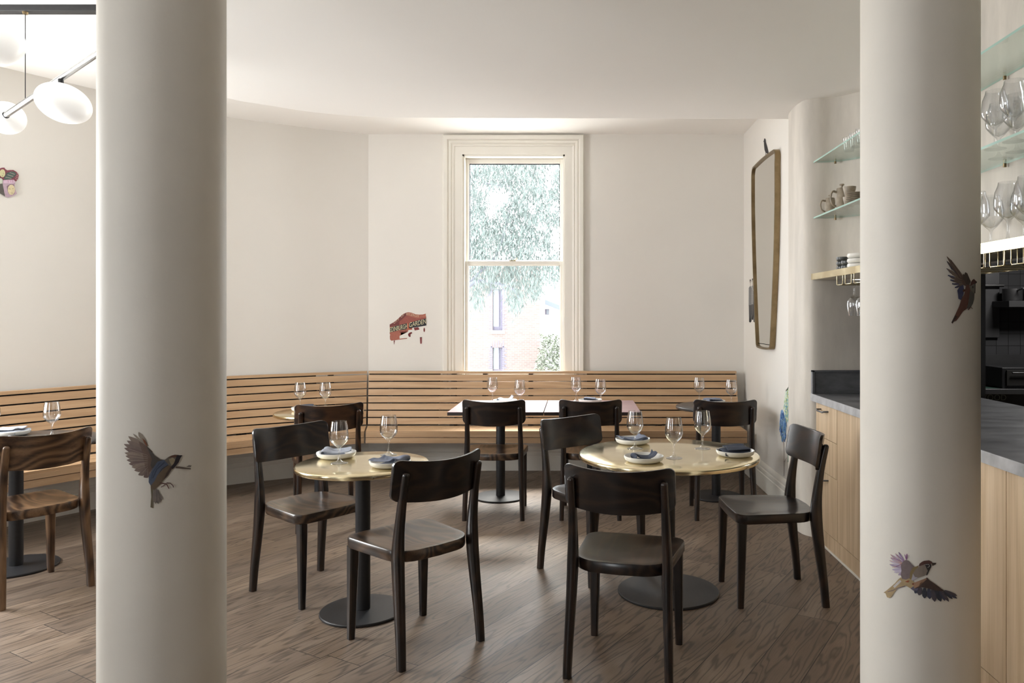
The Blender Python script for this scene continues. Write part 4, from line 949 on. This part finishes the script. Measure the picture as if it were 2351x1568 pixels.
# painted park sign
d = Decal((880, 700), 15.683, on_plane_y(7.2))
d.poly([(230, 705), (330, 650), (430, 590), (580, 450), (700, 340), (830, 275), (900, 262), (1000, 275), (1150, 330), (1280, 350), (1420, 345), (1530, 312), (1525, 370), (1545, 440), (1540, 490), (1300, 560), (1050, 620), (860, 660), (560, 720), (230, 790)], (150, 84, 74))
d.poly([(230, 705), (330, 650), (430, 590), (580, 450), (700, 340), (835, 278), (830, 380), (680, 520), (580, 600), (580, 720), (230, 790)], (116, 62, 60))
d.poly([(880, 262), (1000, 275), (1150, 330), (1280, 350), (1420, 345), (1530, 312), (1525, 370), (1545, 440), (1200, 480), (900, 390), (840, 380)], (172, 106, 90))
d.poly([(230, 790), (860, 655), (900, 900), (880, 970), (620, 1000), (640, 1090), (585, 1110), (585, 1248), (290, 1290), (240, 1240), (235, 1110), (250, 1080), (230, 1040)], (164, 100, 84))
d.poly([(585, 1215), (860, 1190), (855, 1218), (585, 1248)], (164, 100, 84))
d.poly([(860, 655), (1090, 600), (1100, 800), (1040, 830), (1040, 890), (880, 905)], (180, 98, 72))
d.poly([(585, 960), (840, 930), (830, 965), (600, 995)], (112, 52, 50)).poly([(1095, 820), (1255, 800), (1305, 880), (1260, 900), (1130, 920)], (120, 52, 52))
d.poly([(890, 1050), (940, 1000), (1010, 975), (1048, 1010), (1000, 1045), (975, 1070), (985, 1140), (940, 1160), (900, 1110)], (104, 34, 36))
d.oval((1473, 900), 28, 78, (118, 50, 52), 14)
d.poly([(372, 1290), (418, 1275), (392, 1420), (382, 1420)], (120, 56, 60)).poly([(1315, 1180), (1392, 1160), (1385, 1390), (1355, 1402), (1330, 1390)], (128, 66, 68)).poly([(1315, 1165), (1392, 1158), (1385, 1180), (1318, 1190)], (50, 34, 36))
d.poly([(230, 820), (560, 720), (580, 905), (560, 915), (230, 1000)], (46, 48, 54)).poly([(585, 720), (850, 660), (850, 850), (790, 885), (590, 915)], (46, 48, 54)).poly([(920, 650), (1130, 590), (1300, 545), (1540, 485), (1550, 735), (1500, 750), (1320, 780), (1100, 810), (960, 855), (920, 820)], (46, 48, 54))
sm = d.done('painted_sign', 'painted fragment of a rust-red park sign on the wall left of the window')
def letters(s, x0, y0, x1, y1, h, rgb, parent, k=30, arc=0.0):
    """letters along a line in the drawing of the sign, h tall, upright strokes"""
    mb = text_mesh(s, 1.0); f = on_plane_y(7.2); xs = [v[0] for v in mb.v]; w_ = max(xs) - min(xs); xm = min(xs); hh = max(v[1] for v in mb.v)
    out = []
    for x, y_, _ in mb.v:
        u = (x - xm) / w_; X_ = x0 + (x1 - x0) * u; Y_ = y0 + (y1 - y0) * u - arc * 4 * u * (1 - u) - h * (y_ / hh)
        out.append(f(880 + X_ / 15.683, 700 + Y_ / 15.683, k))
    mb.v = out; obj('lettering', mb, paint(rgb), parent, smooth=0, recalc=False)
letters('EDINBURGH', 232, 985, 862, 838, 165, (216, 208, 172), sm)
letters('GARDEN', 935, 805, 1540, 668, 165, (216, 208, 172), sm)
letters('CITY', 375, 690, 575, 545, 80, (214, 188, 160), sm)
letters('OF', 632, 462, 745, 390, 85, (214, 188, 160), sm)
letters('FITZROY', 830, 372, 1290, 455, 85, (214, 188, 160), sm, arc=10)
d2 = 0
# painted masks on the left wall
d = Decal((0, 360), 13.07, on_left())
d.poly([(-200, 330), (-60, 350), (0, 345), (60, 325), (130, 322), (165, 370), (220, 405), (300, 395), (400, 395), (480, 440), (545, 500), (565, 560), (545, 650), (480, 745), (440, 720), (420, 690), (280, 690), (100, 700), (40, 640), (-200, 640)], (134, 74, 86))
d.poly([(200, 480), (330, 440), (440, 450), (500, 520), (440, 600), (340, 660), (160, 690), (110, 650)], (84, 92, 88))
for i in range(7): d.stroke([(190 + i * 32 - 60, 640 - i * 34), (350 + i * 26 - 30, 680 - i * 30)], 12, (196, 190, 182) if i % 2 else (86, 128, 112))
for i in range(4): d.stroke([(455 + i * 18, 650 - i * 50), (545, 690 - i * 55)], 14, (200, 164, 160))
d.oval((75, 495), 85, 122, (206, 200, 158)).oval((100, 490), 16, 8, (120, 116, 88), 8).oval((70, 572), 20, 8, (110, 100, 84), 8)
d.poly([(-200, 640), (30, 640), (80, 690), (70, 800), (-200, 830)], (196, 202, 188)).poly([(-200, 830), (70, 800), (90, 900), (160, 1190), (60, 1130), (-200, 1000)], (92, 88, 84))
d.poly([(80, 760), (110, 705), (250, 690), (420, 695), (462, 770), (440, 860), (450, 960), (510, 1105), (420, 1160), (330, 1200), (240, 1220), (170, 1195), (130, 1080), (95, 900)], (186, 162, 176))
d.poly([(100, 700), (250, 690), (430, 700), (462, 770), (400, 800), (100, 790)], (212, 184, 202)).poly([(200, 880), (300, 820), (420, 830), (440, 1100), (340, 1160), (240, 1080)], (134, 110, 122))
for x in (235, 310, 380): d.stroke([(x, 700), (x + 12, 770)], 9, (170, 100, 130))
d.oval((340, 990), 110, 155, (216, 202, 164)).stroke([(250, 960), (290, 962), (320, 980)], 10, (110, 96, 78)).stroke([(365, 960), (400, 945)], 9, (120, 104, 84)).stroke([(335, 1080), (370, 1098), (395, 1082)], 10, (124, 104, 86)).stroke([(350, 1040), (370, 1046)], 8, (170, 150, 116))
d.done('painted_masks', 'painted pair of pale masks with a red striped scarf on the left wall')
# trio and raven on the right wall
XW = on_plane_x(XR)
d = Decal((1700, 300), 3.408, XW)
for x, y0, y1, w_, c1, c2 in ((77, 1165, 1500, 24, (120, 120, 120), (70, 70, 70)), (95, 1158, 1480, 18, (150, 148, 146), (90, 88, 88)), (113, 1145, 1500, 26, (96, 96, 98), (52, 52, 54))):
    d.poly([(x - w_ / 2, y0 + 65), (x, y0 + 48), (x + w_ / 2, y0 + 65), (x + w_ / 2 + 2, y0 + 200), (x - w_ / 2 - 1, y0 + 205)], c1)
    d.poly([(x - w_ / 2, y0 + 200), (x + w_ / 2, y0 + 200), (x + w_ / 2 - 3, y1 - 10), (x + 3, y1), (x + 1, y1 - 60), (x - 4, y1), (x - w_ / 2 + 2, y1 - 5)], c2)
    d.oval((x, y0 + 14), 6, 17, (70, 66, 64), 10).oval((x, y0 + 22), 4.4, 13, (186, 176, 166), 10).stroke([(x, y0 + 34), (x, y0 + 52)], 5, (180, 170, 160))
d.stroke([(84, 1215), (100, 1250), (112, 1215)], 6, (180, 178, 176)).stroke([(122, 1190), (131, 1200), (128, 1222)], 6, (70, 70, 72))
d.done('painted_people', 'painted trio of grey standing people on the right wall beside the mirror')
d = Decal((1700, 300), 3.408, XW)
d.poly([(184, 72), (186, 62), (192, 60), (197, 70), (199, 88), (208, 118), (216, 150), (224, 192), (216, 190), (208, 178), (196, 172), (188, 150), (184, 112), (183, 90)], (48, 46, 48)).poly([(178, 88), (185, 72), (187, 84)], (40, 38, 40)).stroke([(198, 170), (197, 200)], 4, (90, 84, 80)).stroke([(209, 175), (210, 196)], 4, (90, 84, 80))
d.done('painted_raven', 'painted dark raven perched on top of the mirror')
# flowering tree painted low on the right wall
rnd = random.Random(4); d = Decal((1760, 870), 5.81, XW)
greens = [(170, 200, 140), (120, 178, 176), (148, 196, 206), (196, 206, 120), (96, 158, 190), (210, 214, 160)]
blues = [(88, 136, 196), (70, 108, 176), (120, 160, 206), (96, 150, 190), (150, 170, 130), (60, 92, 156)]
def inside(p, poly):
    r_ = False; x, y_ = p
    for i in range(len(poly)):
        (x0_, y0_), (x1_, y1_) = poly[i - 1], poly[i]
        if (y0_ > y_) != (y1_ > y_) and x < (x1_ - x0_) * (y_ - y0_) / (y1_ - y0_) + x0_: r_ = not r_
    return r_
A1 = [(300, 90), (328, 72), (328, 540), (300, 590), (262, 560), (235, 480), (228, 380), (236, 260), (250, 165), (280, 150)]
A2 = [(190, 420), (208, 405), (222, 430), (262, 560), (258, 760), (236, 820), (200, 830), (186, 720), (172, 690), (172, 590)]
d.poly(A1, (212, 222, 204), False); d.poly(A2, (130, 164, 204), False); d.k += 2
for poly, cols, n_st in ((A1, greens, 150), (A2, blues, 120)):
    k_ = 0
    while k_ < n_st:
        p = (rnd.uniform(165, 328), rnd.uniform(70, 830))
        if inside(p, poly):
            k_ += 1; L_ = rnd.uniform(14, 34); a_ = rnd.uniform(-0.5, 0.5)
            d.k -= 0.9; d.stroke([p, (min(328, p[0] + L_ * a_ * 0.5), p[1] + L_)], rnd.uniform(4, 8), rnd.choice(cols))
d.stroke([(222, 800), (230, 1000), (230, 1295)], 5, (120, 104, 100)).stroke([(231, 1110), (268, 1050)], 4, (130, 112, 104)).stroke([(290, 900), (286, 1110)], 9, (70, 130, 110))
d.done('painted_tree', 'painted blue and green flowering tree low on the right wall')

# ------------------------------------------------------------------ outside the window
def brickmat():
    n = NT('red_brickwork'); p = n.sep(n.coord()); b = n.n('ShaderNodeTexBrick')
    n.put(b.inputs['Vector'], n.comb(p[0], p[2], 0.0))
    for k_, v_ in (('Scale', 1.0), ('Mortar Size', 0.010), ('Brick Width', 0.23), ('Row Height', 0.086)): b.inputs[k_].default_value = v_
    b.inputs['Color1'].default_value = (0.098, 0.065, 0.062, 1); b.inputs['Color2'].default_value = (0.115, 0.085, 0.077, 1); b.inputs['Mortar'].default_value = (0.135, 0.122, 0.115, 1)
    v = n.noise(n.coord(), 0.5, 4, 0.6)
    return n.set(n.mix(n.math('MULTIPLY', v, 0.5), b.outputs['Color'], (0.125, 0.108, 0.086, 1)), 0.9)
M['brick'] = brickmat(); M['bluebrick'] = plain('blue_grey_brick', (0.085, 0.078, 0.105), 0.8); M['render'] = plain('white_render', (0.85, 0.86, 0.86), 0.8); M['roofing'] = plain('pale_slate', (0.10, 0.115, 0.135), 0.7)
M['exglass'] = plain('sky_reflecting_pane', (0.16, 0.18, 0.20), 0.1)
BY = 36.0
def W3(px, py, Y=BY): v = P3(px, py, Y); return v.x, v.z
t = thing('brick_building', 'red brick building with a tall arched window seen through the sash window', 'building', (0, 0, 0))
xr_, _ = W3(1239, 700); wins = [(W3(1131, 759), W3(1153, 664), True), (W3(1132, 846 + 12), W3(1153, 798), False)]
mb = MB(); xa, xb = wins[0][0][0], wins[0][1][0]; zs = [-4.5, wins[1][0][1], wins[1][1][1], wins[0][0][1], wins[0][1][1], 3.9]
mb.box(-14, xa, BY, BY + 0.35, -4.5, 3.9).box(xb, xr_, BY, BY + 0.35, -4.5, 3.9)
for z0, z1 in ((zs[0], zs[1]), (zs[2], zs[3]), (zs[4], zs[5])): mb.box(xa, xb, BY, BY + 0.35, z0, z1)
mb.box(-14, xr_, BY + 0.36, BY + 6, -4.5, 3.8)
obj('brick_wall', mb, M['brick'], t, smooth=0)
for (p, q, ar) in wins:
    s_ = obj('window', MB().box(xa, xb, BY + 0.30, BY + 0.345, p[1], q[1]), M['exglass'], t, smooth=0)
    mb = MB().box(xa - 0.08, xb + 0.12, BY - 0.08, BY + 0.1, p[1] - 0.14, p[1]); obj('window_sill', mb, M['render'], s_)
    obj('window_frame', MB().box(xb - 0.10, xb, BY + 0.12, BY + 0.298, p[1], q[1]).box(xa, xb - 0.1, BY + 0.2, BY + 0.298, p[1], p[1] + 0.18).box(xa + 0.26, xa + 0.31, BY + 0.2, BY + 0.298, p[1] + 0.18, q[1]), M['bluebrick'], s_)
    mb = MB(); z = p[1]; k = 0
    while z < q[1]:
        w_ = 0.20 if k % 2 else 0.11
        mb.box(xa - w_, xa - 0.002, BY - 0.012, BY, z, z + 0.075).box(xb + 0.002, xb + w_, BY - 0.012, BY, z, z + 0.075); z += 0.086; k += 1
    if not ar:
        for j in range(6): x = xa - 0.05 + j * (xb - xa + 0.1) / 5; mb.box(x - 0.03, x + 0.03, BY - 0.012, BY, q[1] + 0.02, q[1] + (0.34 if j % 2 else 0.2))
    else:
        c_ = ((xa + xb) / 2, q[1]); 
        for j in range(9): a_ = R(180 * j / 8); mb.box(c_[0] + 0.27 * math.cos(a_) - 0.03, c_[0] + 0.27 * math.cos(a_) + 0.03, BY - 0.012, BY, c_[1] + 0.27 * math.sin(a_), c_[1] + 0.27 * math.sin(a_) + 0.09)
        s2 = MB(); hw = (xb - xa) / 2; arc = [(c_[0] + hw * math.cos(R(a_)), BY - 0.006, c_[1] + hw * 1.2 * math.sin(R(a_))) for a_ in range(0, 181, 15)]
        s2.rings([[ (x, BY - 0.010, z) for x, _, z in arc], [(x, BY - 0.001, z) for x, _, z in arc]]); obj('arched_head', s2, M['exglass'], s_, smooth=0)
    obj('brick_quoins', mb, M['bluebrick'], s_, smooth=0)
t = thing('white_house', 'white rendered house with a sloping pale roof beyond the brick building', 'building', (0, 0, 0)); HY = 44.0
x0, z1 = W3(1225, 690, HY); 
obj('wall', MB().box(-2.6, 4.0, HY, HY + 5, -5, z1 + 1.6), M['render'], t, smooth=0)
a_, b_ = P3(1200, 672, HY - 0.6), P3(1296, 710, HY - 0.6)
obj('roof_edge', MB().rings([[(p.x, p.y - 0.1, p.z - 0.16), (p.x, p.y + 0.5, p.z - 0.16), (p.x, p.y + 0.5, p.z + 0.12), (p.x, p.y - 0.1, p.z + 0.12)] for p in (a_, b_)]), M['roofing'], t, smooth=0)
xw, zw = W3(1256, 716, HY); s_ = obj('window', MB().box(xw - 0.12, xw + 0.12, HY - 0.03, HY - 0.001, zw - 0.16, zw + 0.16), M['bluebrick'], t); obj('pane', MB().box(xw - 0.03, xw + 0.09, HY - 0.04, HY - 0.03, zw - 0.13, zw + 0.13), M['exglass'], s_)
tag(obj('street_ground', MB().box(-30, 30, 7.8, 60, -4.6, -4.5), plain('pale_pavement', (0.45, 0.44, 0.42), 0.9), smooth=0), kind='structure')
def leafmat(name, c):
    n = NT(name); g = n.n('ShaderNodeNewGeometry').outputs['Random Per Island']
    return n.set(n.ramp(g, [(0.0, tuple(x * 0.62 for x in c)), (0.5, c), (1.0, tuple(min(1, x * 1.5) for x in c))]), 0.6)
M['leaf'] = leafmat('gum_leaves', (0.064, 0.083, 0.075)); M['bush'] = leafmat('bush_leaves', (0.085, 0.097, 0.068)); M['bark'] = plain('grey_bark', (0.09, 0.093, 0.11), 0.8)
rnd = random.Random(11)
gaps = [(1143, 450, 26, 20), (1165, 432, 14, 10), (1126, 478, 14, 20), (1222, 468, 10, 18), (1243, 516, 16, 12), (1240, 578, 22, 10), (1258, 400, 12, 30), (1278, 545, 14, 40), (1160, 590, 16, 8), (1104, 425, 14, 8), (1120, 360, 10, 10), (1270, 470, 12, 14)]
def dens(x, y_):
    """how much foliage hangs in that direction"""
    for gx, gy, rx, ry in gaps:
        if ((x - gx) / rx) ** 2 + ((y_ - gy) / ry) ** 2 < 1: return 0.03
    if y_ < 605: return 0.75
    lim = 655 + 10 * math.sin(x * 0.13)
    if 1085 < x < 1110: lim = 700
    if 1165 < x < 1200: lim = 720 - abs(x - 1182) * 1.6
    if 1215 < x < 1242: lim = 680
    if 1260 < x < 1285: lim = 648
    if x < 1083: lim = 725 if rnd.random() < 0.3 else 620
    return 0.62 if y_ < lim else 0.0
def leaves(mb, c, L_, w_, droop=0.9):
    d_ = Vector((rnd.gauss(0, 0.38), rnd.gauss(0, 0.38), -droop)).normalized(); s__ = Vector((rnd.uniform(-1, 1), rnd.uniform(-1, 1), rnd.uniform(-.3, .3))); s__ = (s__ - d_ * s__.dot(d_)).normalized() * w_ / 2
    a = c; m = c + d_ * L_ * 0.5 + s__ * 0.4; e = c + d_ * L_; b = len(mb.v)
    mb.v += [tuple(a), tuple(m + s__), tuple(e), tuple(m - s__)]; mb.face((b, b + 1, b + 2, b + 3))
t = thing('gum_tree', 'drooping pale green gum tree filling the upper sash and hanging before the brick building', 'tree', (0, 0, 0))
mb = MB(); n_l = 0
while n_l < 24000:
    x = rnd.uniform(1050, 1330); y_ = rnd.uniform(350, 735); 
    if rnd.random() > dens(x, y_): continue
    Y = 16 + rnd.uniform(-1.6, 1.6); c = P3(x, y_, Y)
    for _ in range(3): leaves(mb, c + Vector((rnd.gauss(0, .05), rnd.gauss(0, .2), rnd.gauss(0, .06))), rnd.uniform(0.08, 0.18), rnd.uniform(0.016, 0.028)); n_l += 1
for _ in range(1500):  # the rest of the crown, above and beside the window
    c = Vector((rnd.gauss(-1.6, 2.5), 16 + rnd.gauss(0, 1), rnd.uniform(5.2, 8)))
    leaves(mb, c, 0.3, 0.06)
obj('foliage', mb, M['leaf'], t, smooth=0, recalc=False)
def br(pts, r0, r1, Y=16.0):
    P = catmull([tuple(P3(x, y_, Y)) for x, y_ in pts], 5); n = len(P); return MB().tube(P, r0, 8, rr=[r0 + (r1 - r0) * i / (n - 1) for i in range(n)])
obj('branch', br([(1020, 700), (1075, 657), (1098, 646), (1125, 648), (1155, 654), (1178, 664), (1195, 690)], 0.05, 0.015, 15.2), M['bark'], t, smooth=60)
obj('branch', br([(1070, 655), (1088, 640), (1105, 622), (1130, 600), (1150, 560), (1170, 480)], 0.035, 0.012, 15.4), M['bark'], t, smooth=60)
obj('branch', br([(1126, 652), (1128, 668), (1120, 680), (1115, 688)], 0.012, 0.006, 15.2), M['bark'], t, smooth=60)
obj('branch', br([(1110, 420), (1140, 425), (1165, 428), (1180, 424)], 0.018, 0.012, 15.4), M['bark'], t, smooth=60)
obj('trunk', MB().tube([(-3.4, 15.6, -4.5), (-3.3, 15.5, -1), (-2.75, 15.2, 1.6), (-2.6, 15.3, 4), (-1.8, 16, 7)], 0.2, 12, rr=[0.25, 0.2, 0.1, 0.08, 0.03]), M['bark'], t, smooth=60)
mb = MB()
for _ in range(4200):
    x = rnd.uniform(1225, 1310); y_ = rnd.uniform(766, 900); lft = 1240 if y_ < 800 else 1240 - (y_ - 800) * 0.25
    if x < lft: continue
    leaves(mb, P3(x, y_, 34 + rnd.uniform(-1, 1)), rnd.uniform(0.10, 0.2), rnd.uniform(0.05, 0.1), 0.2)
t = thing('garden_bush', 'sunlit pale bush at the foot of the white house', 'bush'); obj('foliage', mb, M['bush'], t, smooth=0, recalc=False)
obj('stem', MB().tube([(-0.9, 34, -4.5), (-0.9, 34, -1.6)], 0.05, 8), M['bark'], t)
